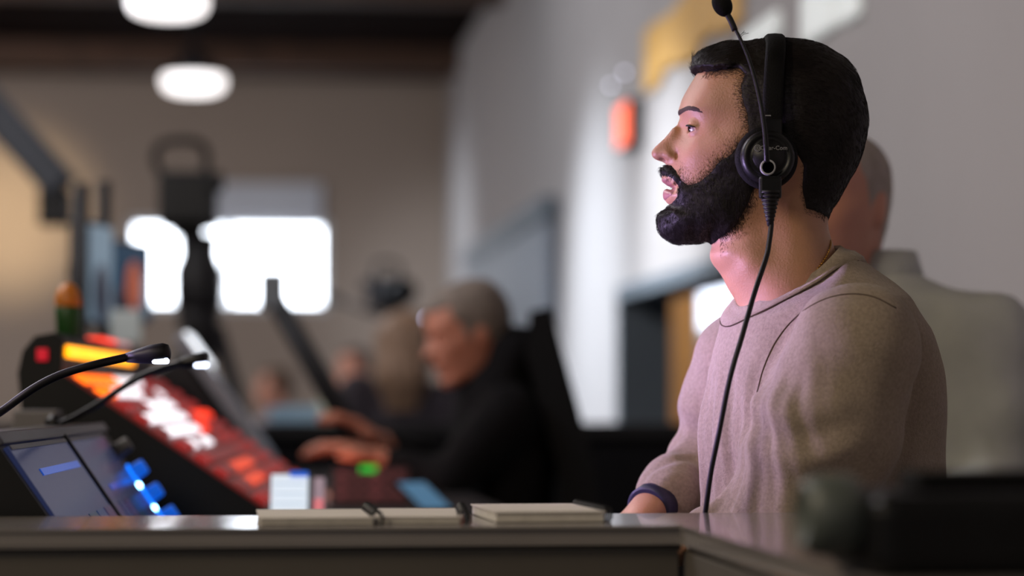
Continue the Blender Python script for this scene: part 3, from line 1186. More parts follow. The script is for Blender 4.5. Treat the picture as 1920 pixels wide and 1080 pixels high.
# ------------------------------------------------------------------ the hall
FL = -0.5                                    # hall floor; the control booth stands on a riser at 0
M['carpet'] = mat('carpet', (52, 48, 50), 0.95, var=0.2, scale=30, bump=0.4, bscale=120)
M['wall_paint'] = mat('wall_paint', (168, 163, 163), 0.85, var=0.03, scale=1.2, bump=0.05, bscale=40, spec=0.2)
M['wall_far'] = mat('wall_far', (158, 144, 134), 0.85, var=0.04, scale=0.8, bump=0.05, bscale=40, spec=0.2)
M['ceiling_wood'] = mat('ceiling_wood', (27, 17, 15), 1.0, spec=0.03, var=0.25, scale=3)
M['beam_wood'] = mat('beam_wood', (74, 50, 36), 0.75, var=0.3, scale=5)
M['grey_panel'] = mat('grey_panel', (128, 136, 148), 0.6, var=0.05, scale=2)
M['panel_trim'] = mat('panel_trim', (96, 106, 116), 0.6, var=0.05, scale=2)
M['black_drape'] = mat('black_drape', (16, 15, 18), 0.95, var=0.2, scale=10, spec=0.15)
M['window_glow'] = mat('window_glow', (235, 240, 250), 0.4, emit=(238, 245, 255), strength=7.0)
M['blind'] = mat('blind', (205, 210, 222), 0.8, var=0.03, scale=2)
M['ochre_wood'] = mat('ochre_wood', (176, 124, 62), 0.6, var=0.15, scale=4)
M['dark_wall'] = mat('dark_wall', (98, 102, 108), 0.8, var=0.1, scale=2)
M['lamp_glow'] = mat('lamp_glow', (235, 232, 236), 0.4, emit=(255, 248, 246), strength=2.2)
M['dark_metal'] = mat('dark_metal', (22, 20, 24), 0.55, var=0.15, scale=20, spec=0.35)

struct('floor', MB().box((-3.2, 10.0, FL - .05), (10.4, 24.0, .1)), M['carpet'])
struct('floor_riser', MB().box((-1.0, 3.4, FL / 2), (5.2, 8.9, -FL)), M['carpet'])
WR_, WF = 1.666, 19.95                       # right wall u, far wall v
CEIL = 3.72
# right wall with the doorway cut out
def uv_of(px, d):
    X = (px - 960) / F * d
    return X * CT + d * ST, -X * ST + d * CT


def wall_v(px):
    """distance along the right wall where this pixel column meets it"""
    t = (px - 960) / F                       # X = t Y ; u = WR_
    Y = WR_ / (t * CT + ST)
    return -t * Y * ST + Y * CT, Y


vd0, vd1 = wall_v(1420)[0], wall_v(1163)[0]
DH = P(1165, 538, wall_v(1163)[1]).z
wr = MB()
wr.box((WR_ + .1, (vd0 - 3) / 2, (CEIL + FL) / 2), (.2, vd0 + 3, CEIL - FL))
wr.box((WR_ + .1, (vd1 + WF + .2) / 2, (CEIL + FL) / 2), (.2, WF + .2 - vd1, CEIL - FL))
wr.box((WR_ + .1, (vd0 + vd1) / 2, (CEIL + DH) / 2), (.2, vd1 - vd0, CEIL - DH))
struct('wall_right', wr, M['wall_paint'])
# door lining
dl = MB()
dl.box((WR_ + .1, vd1 - .03, (DH + FL) / 2), (.24, .06, DH - FL))
dl.box((WR_ + .1, vd0 + .03, (DH + FL) / 2), (.24, .06, DH - FL))
dl.box((WR_ + .1, (vd0 + vd1) / 2, DH - .03), (.24, vd1 - vd0, .06))
struct('trim_1', dl, M['panel_trim'])
# far wall with the window opening
wl, wrr = uv_of(238, 19.6)[0], uv_of(617, 19.8)[0]
wz0, wz1 = P(0, 581, 19.75).z, P(0, 410, 19.75).z
wf = MB()
wf.box(((wrr + WR_ + .2) / 2, WF + .1, (CEIL + FL) / 2), (WR_ + .2 - wrr, .2, CEIL - FL))
wf.box(((wl - 8.3) / 2, WF + .1, (CEIL + FL) / 2), (wl + 8.3, .2, CEIL - FL))
wf.box(((wl + wrr) / 2, WF + .1, (wz0 + FL) / 2), (wrr - wl, .2, wz0 - FL))
wf.box(((wl + wrr) / 2, WF + .1, (CEIL + wz1) / 2), (wrr - wl, .2, CEIL - wz1))
struct('wall_far', wf, M['wall_far'])
wn = MB()
for (c, s) in (((wl + .03, WF + .08, (wz0 + wz1) / 2), (.06, .1, wz1 - wz0)), ((wrr - .03, WF + .08, (wz0 + wz1) / 2), (.06, .1, wz1 - wz0)),
               (((wl + wrr) / 2, WF + .08, wz0 + .03), (wrr - wl, .1, .06)), (((wl + wrr) / 2, WF + .08, wz1 - .03), (wrr - wl, .1, .06)),
               (((wl + wrr) / 2, WF + .09, (wz0 + wz1) / 2), (.04, .08, wz1 - wz0))):
    wn.box(c, s, .006)
w1 = struct('window_1', wn, mat('window_frame', (205, 208, 212), 0.5, var=0.03))
pg = MB()
pg.box(((wl * 3 + wrr) / 4, WF + .1, (wz0 + wz1) / 2), ((wrr - wl) / 2 - .06, .012, wz1 - wz0 - .1))
pg.build('window_pane', M['window_glow'], w1)
pg = MB()
pg.box(((wl + wrr * 3) / 4, WF + .1, (wz0 + wz1) / 2), ((wrr - wl) / 2 - .06, .012, wz1 - wz0 - .1))
pg.build('window_pane', M['window_glow'], w1)
bl0, bl1 = uv_of(392, 19.6)[0], uv_of(603, 19.8)[0]
bz = P(0, 343, 19.75).z
blind = MB().box(((bl0 + bl1) / 2, WF - .04, (wz1 + bz) / 2), (bl1 - bl0, .05, bz - wz1), .01)
blo = blind.build('window_blind', M['blind'])
blo.rotation_euler = (0, 0, TH)
tag(blo, 'pale blue-grey fabric blind above the bright window on the far wall', 'blind')
# ceiling and beams
struct('ceiling', MB().box((-3.2, 10.0, CEIL + .05), (10.4, 24.0, .1)), M['ceiling_wood'])
for i, vb in enumerate((18.95, 15.6, 12.2, 8.8, 5.4)):
    struct('trim_%d' % (i + 2), MB().box((-3.2, vb, CEIL - .09), (10.0, .30, .20), .01), M['beam_wood'])
struct('trim_7', MB().box((-3.2, WF - .14, CEIL - .04), (10.0, .26, .12), .01), M['ceiling_wood'])
struct('wall_left', MB().box((-8.3, 10.0, (CEIL + FL) / 2), (.2, 24.0, CEIL - FL)), M['wall_far'])

# tall grey folding panels on the right wall
g0, g1 = wall_v(1051)[0], wall_v(893)[0]
GH = P(1050, 368, wall_v(1051)[1]).z
gp = thing('folding_partition', 'tall blue-grey folding partition standing against the right wall beyond the doorway', 'partition', R(WR_, (g0 + g1) / 2, FL), TH)
for k in range(4):
    L = (g1 - g0) / 4
    MB().box((-.05, -(g1 - g0) / 2 + L * (k + .5), (GH - FL) / 2), (.05 + .004 * (k % 2), L - .02, GH - FL - .1), .008).build('panel', M['grey_panel'], gp)
MB().box((-.06, 0, GH - FL - .06), (.09, g1 - g0 + .06, .12), .008).build('top_rail', M['panel_trim'], gp)

# the room behind the doorway
ib = MB()
ib.box((WR_ + 2.4, vd1 + 3.6, (2.4 + FL) / 2), (4.6, .1, 2.4 - FL))
ib.box((WR_ + 4.6, (vd0 + vd1) / 2 + 1.3, (2.4 + FL) / 2), (.1, 7.4, 2.4 - FL))
struct('wall_inner', ib, M['dark_wall'])
struct('ceiling_inner', MB().box((WR_ + 2.4, (vd0 + vd1) / 2 + 1.3, 2.45), (4.6, 7.4, .1)), M['dark_wall'])
ow = thing('door_leaf', 'open ochre wooden door seen through the doorway in the right wall', 'door', P(1284, 750, 12.2) * 1.0, TH)
ow.location.z = FL
MB().box((0, 0, 1.02), (.13, .05, 2.04), .006).build('door_panel', M['ochre_wood'], ow)
MB().lathe([(.02, 0), (.02, .03), (.028, .035), (.028, .055), (.01, .06)], Matrix.Translation((-.04, -.02, 1.0)) @ XF, 16).build('door_knob', M['grey_metal'], ow)
gw = P(1340, 552, 12.6)
wi = MB()
for (c, s) in (((-.2, 0, 0), (.05, .08, .42)), ((.2, 0, 0), (.05, .08, .42)), ((0, 0, .2), (.4, .08, .05)), ((0, 0, -.2), (.4, .08, .05))):
    wi.box(c, s, .005)
w2 = wi.build('window_2', mat('window_frame_inner', (190, 195, 200), 0.5, var=0.03))
w2.location = gw + Vector((.1, 0, .0))
w2['kind'] = 'structure'
MB().box((0, .01, 0), (.36, .012, .36)).build('window_pane', mat('window_glow_inner', (220, 230, 245), 0.4, emit=(225, 235, 255), strength=1.6), w2)

# glowing red sign above the doorway
ex = wall_v(1195)
es = thing('sign_lamp', 'red-orange glowing sign box high on the right wall above the doorway', 'sign', R(WR_ - .04, ex[0], P(0, 235, ex[1]).z), TH)
MB().box((.01, 0, 0), (.06, .30, .20), .008).build('housing', M['dark_metal'], es)
MB().box((-.024, 0, 0), (.012, .27, .17), .004).build('glowing_face', mat('red_glow', (255, 90, 60), 0.4, emit=(255, 122, 92), strength=1.7), es)

# wall lettering: raised shapes, too blurred to read
M['ochre_sign'] = mat('ochre_sign', (222, 172, 92), 0.5, var=0.06)
M['white_sign'] = mat('white_sign', (236, 240, 238), 0.5, var=0.03, emit=(235, 240, 238), strength=0.25)  # weak glow put into the white to brighten the plaques
gs = thing('wall_sign', 'ochre raised shapes of a wall sign, topmost on the right wall', 'sign', R(WR_, wall_v(1300)[0], 2.36), TH)
va, vb_ = wall_v(1218)[0] - wall_v(1300)[0], wall_v(1400)[0] - wall_v(1300)[0]
for k in range(5):
    y = va + (vb_ - va) * (k + .5) / 5
    MB().box((-.015, y, .01 * (k % 2)), (.03, abs(vb_ - va) / 5 * .86, .26 - .05 * (k % 2)), .012).build('sign_shape', M['ochre_sign'], gs)
for (px0, px1, py0, py1) in ((1405, 1470, 40, 88), (1516, 1580, 0, 70), (1584, 1624, 0, 40)):
    v0, Y0 = wall_v(px0)
    v1, Y1 = wall_v(px1)
    Ym = (Y0 + Y1) / 2
    z0, z1 = P(0, py1, Ym).z, P(0, py0 - (30 if py0 == 0 else 0), Ym).z
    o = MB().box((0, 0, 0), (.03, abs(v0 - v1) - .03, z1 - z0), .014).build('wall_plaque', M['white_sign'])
    o.location = R(WR_ - .015, (v0 + v1) / 2, (z0 + z1) / 2)
    o.rotation_euler = (0, 0, TH)
    tag(o, {1405: 'low white raised plaque on the right wall just above the headband', 1516: 'tall white raised plaque on the right wall above the back of the man\'s head',
            1584: 'short white raised plaque, last of the row on the right wall'}[px0], 'sign', 'white plaques on the right wall')

# small lights
def led(px, py, d, r, strength, label, col=(235, 235, 255)):  # pale blurred points, each built as a glowing bulb in a dark body
    t = thing('light_point', label, 'lamp', P(px, py, d), TH)
    MB().lathe([(r * 1.6, 0), (r * 1.6, r * 3), (r * 1.1, r * 3.4)][::-1], Matrix.Rotation(-PI / 2, 4, 'X') @ Matrix.Translation((0, 0, r * .2)), 16).build('lamp_body', M['dark_metal'], t)
    bm = bmesh.new()
    bmesh.ops.create_uvsphere(bm, u_segments=12, v_segments=8, radius=r)
    MB().bm(bm, True).build('bulb', mat('bulb_glow', col, 0.4, emit=col, strength=strength), t)
    return t


led(1145, 160, wall_v(1145)[1] - .25, .010, 2.6, 'tiny pale glowing point on the right wall, lower of two by the red sign')
led(1171, 136, wall_v(1171)[1] - .25, .010, 2.6, 'tiny pale glowing point on the right wall, upper of two by the red sign')

# pendant lamps
M['lamp_shade'] = mat('lamp_shade', (26, 20, 22), 0.6, var=0.1)
for i, (px, py, d, lab) in enumerate(((363, 153, 14.0, 'round white glowing pendant lamp hanging from dark shade, lower of the two'),
                                      (315, 4, 11.2, 'round white glowing pendant lamp cut by the top edge of the picture'))):
    t = thing('pendant_lamp', lab, 'lamp', P(px, py, d), 0, 'pendant lamps under the ceiling')
    r = .178
    MB().lathe([(.03, .20), (.05, .19), (.10, .10), (r * .96, .055), (r, .03), (r * .9, .028)][::-1], None, 36).build('lamp_shade', M['lamp_shade'], t)
    MB().lathe([(r * .93, .035), (r, .022), (r * 1.01, -.01), (r * .92, -.045), (r * .7, -.062), (.001, -.068)][::-1], None, 36).build('diffuser', M['lamp_glow'], t)
    MB().tube([(0, 0, .19), (0, 0, CEIL - t.location.z)], .012, 10).build('suspension_rod', M['dark_metal'], t)
#__FURN__
# ------------------------------------------------------------------ the booth: counter, desk, rail
M['laminate'] = mat('laminate', (140, 134, 132), 0.17, var=0.05, scale=6, spec=0.5, coat=0.3)
M['counter_panel'] = mat('counter_panel', (92, 86, 80), 0.6, var=0.08, scale=6)
M['counter_edge'] = mat('counter_edge', (92, 88, 84), 0.45, var=0.06, scale=8)
M['desk_black'] = mat('desk_black', (20, 19, 22), 0.5, var=0.1, scale=8, spec=0.3)
ctr = thing('booth_counter', 'L-shaped grey laminate counter across the front of the control booth', 'counter', (0, 0, 0), TH)
CZT = .84
u0, v0c, v1c = .433, 2.378, 2.64
top = MB()
pl_ = [(-2.2, v0c), (u0, v0c), (u0, -.3), (1.45, -.3), (1.45, v1c), (-2.2, v1c)]
n6 = len(pl_)
vs = [(x, y, CZT - .019) for x, y in pl_] + [(x, y, CZT) for x, y in pl_]
fs = [list(range(n6))[::-1], [n6 + i for i in range(n6)]] + [[i, (i + 1) % n6, n6 + (i + 1) % n6, n6 + i] for i in range(n6)]
bm = bmesh.new()
bv_ = [bm.verts.new(p) for p in vs]
for f in fs:
    bm.faces.new([bv_[i] for i in f])
bmesh.ops.bevel(bm, geom=bm.edges[:], offset=.003, segments=2, affect='EDGES')
top.bm(bm)
top.build('worktop', M['laminate'], ctr)
MB().box(((-2.2 + u0) / 2, v0c + .012, CZT - .0225), (u0 + 2.2, .012, .007)).build('edge_strip', M['counter_edge'], ctr)
MB().box((u0 + .012, (v0c - .3) / 2, CZT - .0225), (.012, v0c + .3, .007)).build('edge_strip', M['counter_edge'], ctr)
for k in range(3):
    L = (u0 + 2.2) / 3
    MB().box((-2.2 + L * (k + .5), v0c + .019, (CZT - .026) / 2), (L - .004, .03, CZT - .026), .002).build('front_panel', M['counter_panel'], ctr)
MB().box((u0 + .019, (v0c - .3) / 2 + .02, (CZT - .026) / 2), (.03, v0c + .3, CZT - .026), .002).build('side_panel', M['counter_panel'], ctr)
MB().box((1.4, (v1c - .3) / 2, (CZT - .045) / 2), (.03, v1c + .28, CZT - .045), .002).build('side_panel', M['counter_panel'], ctr)
MB().box((.95, v1c - .03, (CZT - .045) / 2), (.86, .03, CZT - .045), .002).build('back_panel', M['counter_panel'], ctr)

dk = thing('control_desk', 'long black desk in front of the bearded man carrying the control consoles', 'desk', (0, 0, 0), TH)
MB().box((-.60, 5.20, DESK_Z - .02), (2.26, 5.06, .04), .004).build('desktop', M['desk_black'], dk)
for (x, y) in ((-1.68, 2.74), (.46, 2.74), (-1.68, 5.2), (.46, 5.2), (-1.68, 7.66), (.46, 7.66)):
    MB().box((x, y, (DESK_Z - .04) / 2), (.06, .06, DESK_Z - .04), .004).build('leg', M['dark_metal'], dk)
rail = thing('booth_rail', 'low black draped wall closing the control booth behind the desks', 'partition', (0, 0, 0), TH)
MB().box((-.3, 7.90, .42), (3.7, .06, .84)).build('panel', M['black_drape'], rail)
MB().box((-.3, 7.90, .865), (3.7, .12, .05), .006).build('cap', M['desk_black'], rail)


def plane_hit(px, py, o, nrm):
    d = P(px, py, 1.0) - EYE
    t = (Vector(o) - EYE).dot(nrm) / d.dot(nrm)
    return EYE + d * t


class Slope:
    """a sloping console face: t runs down the slope, s along the console, n out of the face; in the console's own space"""

    def __init__(self, th, x0, z0, x1, z1):
        self.th = th
        es = Vector((x1 - x0, 0, z1 - z0)).normalized()
        self.len = math.hypot(x1 - x0, z1 - z0)
        n = es.cross(Vector((0, 1, 0)))
        self.M = Matrix(((es.x, 0, n.x, x0), (0, 1, 0, 0), (es.z, 0, n.z, z0), (0, 0, 0, 1)))
        self.W = Matrix.Translation(th.location) @ Matrix.Rotation(th.rotation_euler.z, 4, 'Z') @ self.M

    def at(self, px, py):
        o = self.W.translation
        n = (self.W.to_3x3() @ Vector((0, 0, 1)))
        p = self.W.inverted() @ plane_hit(px, py, o, n)
        return p.x, p.y


# front mixing console with two screens -----------------------------------------
M['console_black'] = mat('console_black', (15, 14, 16), 0.5, var=0.15, scale=30, spec=0.35)
M['console_grey'] = mat('console_grey', (74, 74, 84), 0.4, var=0.08, scale=30)
M['screen_dim'] = mat('screen_dim', (10, 11, 20), 0.14, spec=0.16, emit=(70, 80, 130), strength=0.26, var=0.1)
M['screen_blue'] = mat('screen_blue', (20, 50, 120), 0.1, emit=(26, 84, 190), strength=0.62)
M['blue_led'] = mat('blue_led', (20, 90, 220), 0.3, emit=(20, 120, 250), strength=2.0)
M['white_led'] = mat('white_led', (220, 245, 255), 0.3, emit=(150, 220, 255), strength=14)
T0 = P(0, 820, 2.66)
c1 = thing('mixing_console', 'black console with two sloping bluish screens and blue-lit knobs, nearest to the camera', 'console',
           (T0.x, 2.62, DESK_Z), math.atan(.065))
zt = T0.z - DESK_Z
MB().prism([(-.19, 0), (.119, 0), (.119, .008), (0, zt), (-.015, zt + .004), (-.08, zt + .002), (-.19, .09)], 0, 1.13).build('housing', M['console_black'], c1)
sl = Slope(c1, 0, zt, .115, .008)
MB().box((.004, .565, .003), (.016, 1.12, .008), .002, M=sl.M).build('top_bezel', M['console_grey'], c1)
for (a, b) in ((.02, .545), (.575, 1.00)):
    s_ = MB().box((.110, (a + b) / 2, .003), (.19, b - a, .006), .001, M=sl.M).build('screen', M['screen_dim'], c1)
    MB().box((.018, (a + b) / 2, .0065), (.006, (b - a) * .96, .0012), M=sl.M).build('status_strip', M['console_grey'], s_)
    tb = .054 if a < .1 else .098
    MB().box((tb, (a + b) / 2 + .04, .0065), (.009, (b - a) * .70, .0012), M=sl.M).build('blue_bar', M['screen_blue'], s_)
    for k in range(6):
        y = a + (b - a) * (k + .5) / 6
        MB().box((.155, y, .0065), (.07, (b - a) / 6 - .012, .0008), M=sl.M).build('channel_tile', mat('tile_%d' % k, (10, 12, 26), 0.14, spec=0.16, emit=[(70, 72, 116), (44, 66, 118), (84, 66, 104), (36, 72, 104), (48, 80, 136), (80, 60, 112)][k], strength=.3), s_)
MB().box((.110, .56, .004), (.20, .012, .009), M=sl.M).build('divider', M['console_black'], c1)
for i in range(4):
    t, s = .048 + .0415 * i, 1.06
    lit = i > 0
    kb_ = MB().lathe([(.0150, 0), (.0150, .006), (.0125, .008), (.0115, .026), (.0105, .0285), (.001, .029)], sl.M @ Matrix.Translation((t, s, 0)), 20).build('knob', M['blue_led'] if False else mat('knob_%d' % i, (30, 80, 180) if lit else (90, 90, 90), 0.35, emit=(14, 104, 235), strength=0.6 if lit else 0), c1)
    if lit:
        MB().lathe([(.0128, .0045), (.0165, .0045), (.0165, .0075), (.0128, .0075)], sl.M @ Matrix.Translation((t, s, 0)), 20).build('light_ring', M['blue_led'], kb_)
        MB().lathe([(.0045, .001), (.0045, .006), (.001, .007)], sl.M @ Matrix.Translation((t + .020, s + .004, 0)), 12).build('led', M['white_led'], kb_)

# red-lit switcher console -------------------------------------------------------
A2, B2 = P(115, 700, 3.9), P(500, 960, 3.9)
c2 = thing('switcher_console', 'large black sloping switcher console glowing with red, white and orange buttons', 'console', (A2.x, 3.9, DESK_Z), math.atan(.045))
za, xb, zb2 = A2.z - DESK_Z, B2.x - A2.x, B2.z - DESK_Z
L2 = 1.40
prof = [(-.10, 0), (xb + .004, 0), (xb, zb2), (0, za), (.004, za + .055), (-.010, za + .066), (-.042, za + .060), (-.062, za + .036), (-.070, za), (-.064, za - .06), (-.10, za - .12)]
MB().prism(prof, 0, L2).build('housing', M['console_black'], c2)
sl2 = Slope(c2, 0, za, xb, zb2)
M['face_red'] = mat('face_red', (120, 48, 44), 0.35, emit=(180, 46, 42), strength=0.12, var=0.15, scale=18)  # red light of the buttons put into the plate as colour and glow
MB().box((sl2.len / 2, L2 / 2, .002), (sl2.len - .012, L2 - .012, .006), M=sl2.M).build('face_plate', M['face_red'], c2)
EMI = {
    'white': mat('button_white', (240, 240, 240), 0.4, emit=(250, 246, 255), strength=1.25),
    'orange': mat('button_orange', (255, 120, 30), 0.4, emit=(255, 104, 18), strength=2.1),
    'hot': mat('button_hot', (255, 70, 40), 0.4, emit=(255, 58, 30), strength=1.6),
    'red': mat('button_red', (150, 40, 40), 0.4, emit=(196, 54, 52), strength=0.40),
    'warm': mat('button_warm', (230, 90, 60), 0.4, emit=(236, 84, 60), strength=0.8),
    'dim': mat('button_dim', (110, 60, 60), 0.4, emit=(190, 90, 90), strength=0.28),
    'pink': mat('button_pink', (200, 150, 150), 0.4, emit=(225, 160, 160), strength=0.6),
}


def inpoly(x, y, poly):
    return bool(poly_sd(np.array([float(x)]), np.array([float(y)]), poly)[0] > 0)


REG = [('orange', [(120, 690), (212, 684), (212, 740), (165, 745)]), ('white', [(214, 690), (258, 690), (266, 735), (240, 752), (214, 735)]),
       ('white', [(262, 742), (300, 735), (335, 765), (366, 798), (362, 832), (330, 824), (280, 790)]), ('hot', [(362, 770), (384, 755), (394, 785), (376, 812), (364, 805)]),
       ('white', [(374, 826), (392, 818), (394, 842), (380, 846)]), ('warm', [(432, 868), (470, 862), (500, 905), (470, 915)]), ('pink', [(240, 770), (300, 805), (330, 845), (300, 838)]),
       ('dim', [(395, 815), (470, 850), (520, 940), (400, 870)])]
W2m = sl2.W
for i in range(10):
    for j in range(14):
        t, s = .028 + (sl2.len - .05) * i / 9, .05 + (L2 - .1) * j / 13
        w = W2m @ Vector((t, s, .01))
        px, py = 960 + w.x / w.y * F, HZ - (w.z - CZ) / w.y * F
        kind = None
        for k_, poly in REG:
            if inpoly(px, py, poly):
                kind = k_
                break
        if kind is None:
            kind = 'red' if (i * 7 + j * 3) % 4 else 'dim'
        MB().box((t, s, .008), (.024, .060, .010), .003, M=sl2.M, seg=1).build('button', EMI[kind], c2)
M['bar_orange'] = mat('bar_orange', (255, 170, 40), 0.4, emit=(255, 158, 10), strength=2.6)
for k in range(5):
    MB().box((.006, .02 + .19 * (k + .5), za + .036), (.008, .184, .020), .003, M=None).build('meter_lamp', M['bar_orange'], c2)
MB().box((-.030, -.003, za + .03), (.018, .006, .020), .002).build('side_lamp', mat('side_lamp_red', (160, 20, 35), 0.4, emit=(190, 22, 40), strength=.8), c2)
for k in range(2):
    MB().box((-.022, .70 + .24 * k, za + .068), (.03, .22, .012), .003).build('top_lamp', EMI['hot'] if k == 0 else EMI['pink'], c2)

# sloping display behind the red console ------------------------------------------
b_, t_ = P(521, 868, 5.45), P(342, 622, 5.45)
dp = thing('sloping_display', 'dark sloping display with pale edge and white-lit upper end, behind the red console', 'display', (t_.x, 5.45, DESK_Z), .098)
sl3 = Slope(dp, 0, t_.z - DESK_Z, b_.x - t_.x, b_.z - DESK_Z)
M['pale_metal'] = mat('pale_metal', (138, 142, 154), 0.4, var=0.06, scale=20)
M['navy_plastic'] = mat('navy_plastic', (14, 14, 24), 0.5, var=0.1, scale=20)
MB().box((sl3.len / 2, .24, -.014), (sl3.len, .48, .028), .004, M=sl3.M).build('frame', M['pale_metal'], dp)
MB().box((sl3.len / 2, .24, .0005), (sl3.len - .02, .45, .003), M=sl3.M).build('screen', mat('screen_grey', (70, 74, 84), 0.15, emit=(120, 128, 142), strength=.25), dp)
MB().box((.048, .24, .003), (.088, .46, .012), M=sl3.M).build('lit_bar', mat('white_panel', (235, 240, 245), 0.3, emit=(236, 242, 250), strength=1.5), dp)
MB().box((sl3.len / 2 + .01, .30, -.078), (sl3.len - .05, .56, .098), .01, M=sl3.M).build('back_housing', M['navy_plastic'], dp)
MB().box((sl3.len * .5 * .58, .30, .03), (.26, .40, .06), .006).build('foot', M['navy_plastic'], dp)
MB().box((.02, .30, .15), (.05, .10, .26), .006).build('stand', M['navy_plastic'], dp)

# small panels at the foot of the red console -------------------------------------
def tilted(name, label, cat, px, py, d, w, h, th, m, tilt=20, rz=0.0, parts=()):
    c = P(px, py, d)
    t = thing(name, label, cat, (c.x, c.y, DESK_Z), rz)
    hz = c.z - DESK_Z
    Mt = Matrix.Translation((0, 0, hz)) @ Matrix.Rotation(math.radians(-tilt), 4, 'X')
    MB().box((0, th / 2, 0), (w, th, h), min(.004, th / 3), M=Mt).build('housing', M['console_black'], t)
    MB().box((0, -.001, 0), (w * .94, .003, h * .94), M=Mt).build('screen', m, t)
    MB().box((0, th + .02, max(hz - h * .25, .02) / 2), (w * .6, .03, max(hz - h * .25, .02)), .003).build('stand', M['console_black'], t)
    MB().box((0, th + .01, .004), (w * .8, .09, .008), .002).build('foot', M['console_black'], t)
    for (nm, x, z, sw, sh, mm) in parts:
        MB().box((x, -.004, z), (sw, .004, sh), .001, M=Mt).build(nm, mm, t)
    return t


M['panel_white'] = mat('panel_white', (200, 208, 215), 0.3, emit=(212, 224, 238), strength=0.85)
M['panel_blue'] = mat('panel_blue', (40, 90, 190), 0.3, emit=(36, 92, 200), strength=0.9)
tilted('touch_panel', 'small white backlit touch panel with blue top bar at foot of red console', 'display', 543, 926, 3.94, .064, .068, .010, M['panel_white'], 14, 0,
       [('blue_bar', .015, .032, .030, .009, M['panel_blue'])] + [('key_row', 0, .016 - .016 * k, .052, .0025, mat('row_%d' % k, (180, 190, 200), .4, emit=(170, 184, 200), strength=.7)) for k in range(3)])
tilted('meter_strip', 'narrow pinkish lit strip standing right of the small white touch panel', 'display', 598, 928, 4.02, .019, .062, .009, mat('strip_pink', (150, 130, 140), 0.3, emit=(170, 150, 165), strength=.55), 14, 0,
       [('red_meter', 0, -.019, .014, .022, mat('strip_red', (220, 120, 120), .4, emit=(235, 130, 135), strength=.8))])
btn = []
for i in range(6):
    for j in range(3):
        btn.append(('button', -.06 + .024 * i, .026 - .024 * j, .016, .012, mat('key_%d_%d' % (i, j), (70, 40, 42), .4, emit=(120, 52, 56), strength=.25 + .3 * ((i * 5 + j * 3) % 3 == 0))))
btn.append(('green_button', -.004, .036, .036, .016, mat('green_key', (20, 160, 50), .4, emit=(16, 170, 44), strength=.9)))
tilted('button_panel', 'dark reddish button panel with one green lit button, on the desk', 'panel', 694, 911, 5.1, .17, .084, .02, mat('panel_darkred', (40, 24, 26), .35, emit=(80, 34, 38), strength=.25), 22, 0, btn)
pl = bpy.data.lights.new('key_glow', 'POINT')  # point light added for the red key glow on the hooded man's hands
pl.energy = 0.5
pl.color = (1, .32, .2)
pl.shadow_soft_size = .05
po = bpy.data.objects.new('key_glow', pl)
COL.objects.link(po)
po.location = P(640, 905, 5.75)
tb = thing('tablet', 'blue-grey lit tablet leaning right of the dark reddish button panel', 'tablet', (P(822, 956, 4.75).x, 4.75, DESK_Z), 0)
a_, b2_ = Vector((0, 0, .004)), P(768, 903, 4.95) - P(822, 956, 4.75) + Vector((0, 0, .004))
wv = Vector((.062, .03, 0))
nn_ = (b2_ - a_).cross(wv).normalized() * .008
vs = [a_ - wv / 2, a_ + wv / 2, b2_ + wv / 2, b2_ - wv / 2]
MB().add(vs + [v + nn_ for v in vs], [[0, 1, 2, 3], [7, 6, 5, 4], [0, 4, 5, 1], [1, 5, 6, 2], [2, 6, 7, 3], [3, 7, 4, 0]]).build('housing', M['console_black'], tb)
q_ = [a_.lerp(b2_, .04) - wv * .44, a_.lerp(b2_, .04) + wv * .44, a_.lerp(b2_, .96) + wv * .44, a_.lerp(b2_, .96) - wv * .44]
sgn_ = -1 if nn_.y > 0 else 1
qq = [v + (nn_ * 1.1 if sgn_ == 1 else -nn_ * .1) for v in q_]
MB().add(qq + [v + nn_ * .05 * sgn_ for v in qq], [[0, 1, 2, 3], [7, 6, 5, 4], [0, 4, 5, 1], [1, 5, 6, 2], [2, 6, 7, 3], [3, 7, 4, 0]]).build('screen', mat('tablet_screen', (60, 90, 115), .2, emit=(70, 108, 136), strength=.8), tb)
MB().tube([b2_ * .7 + Vector((0, .012, 0)), Vector((b2_.x * .5, .20, .004))], .006, 8).build('stand', M['console_black'], tb)

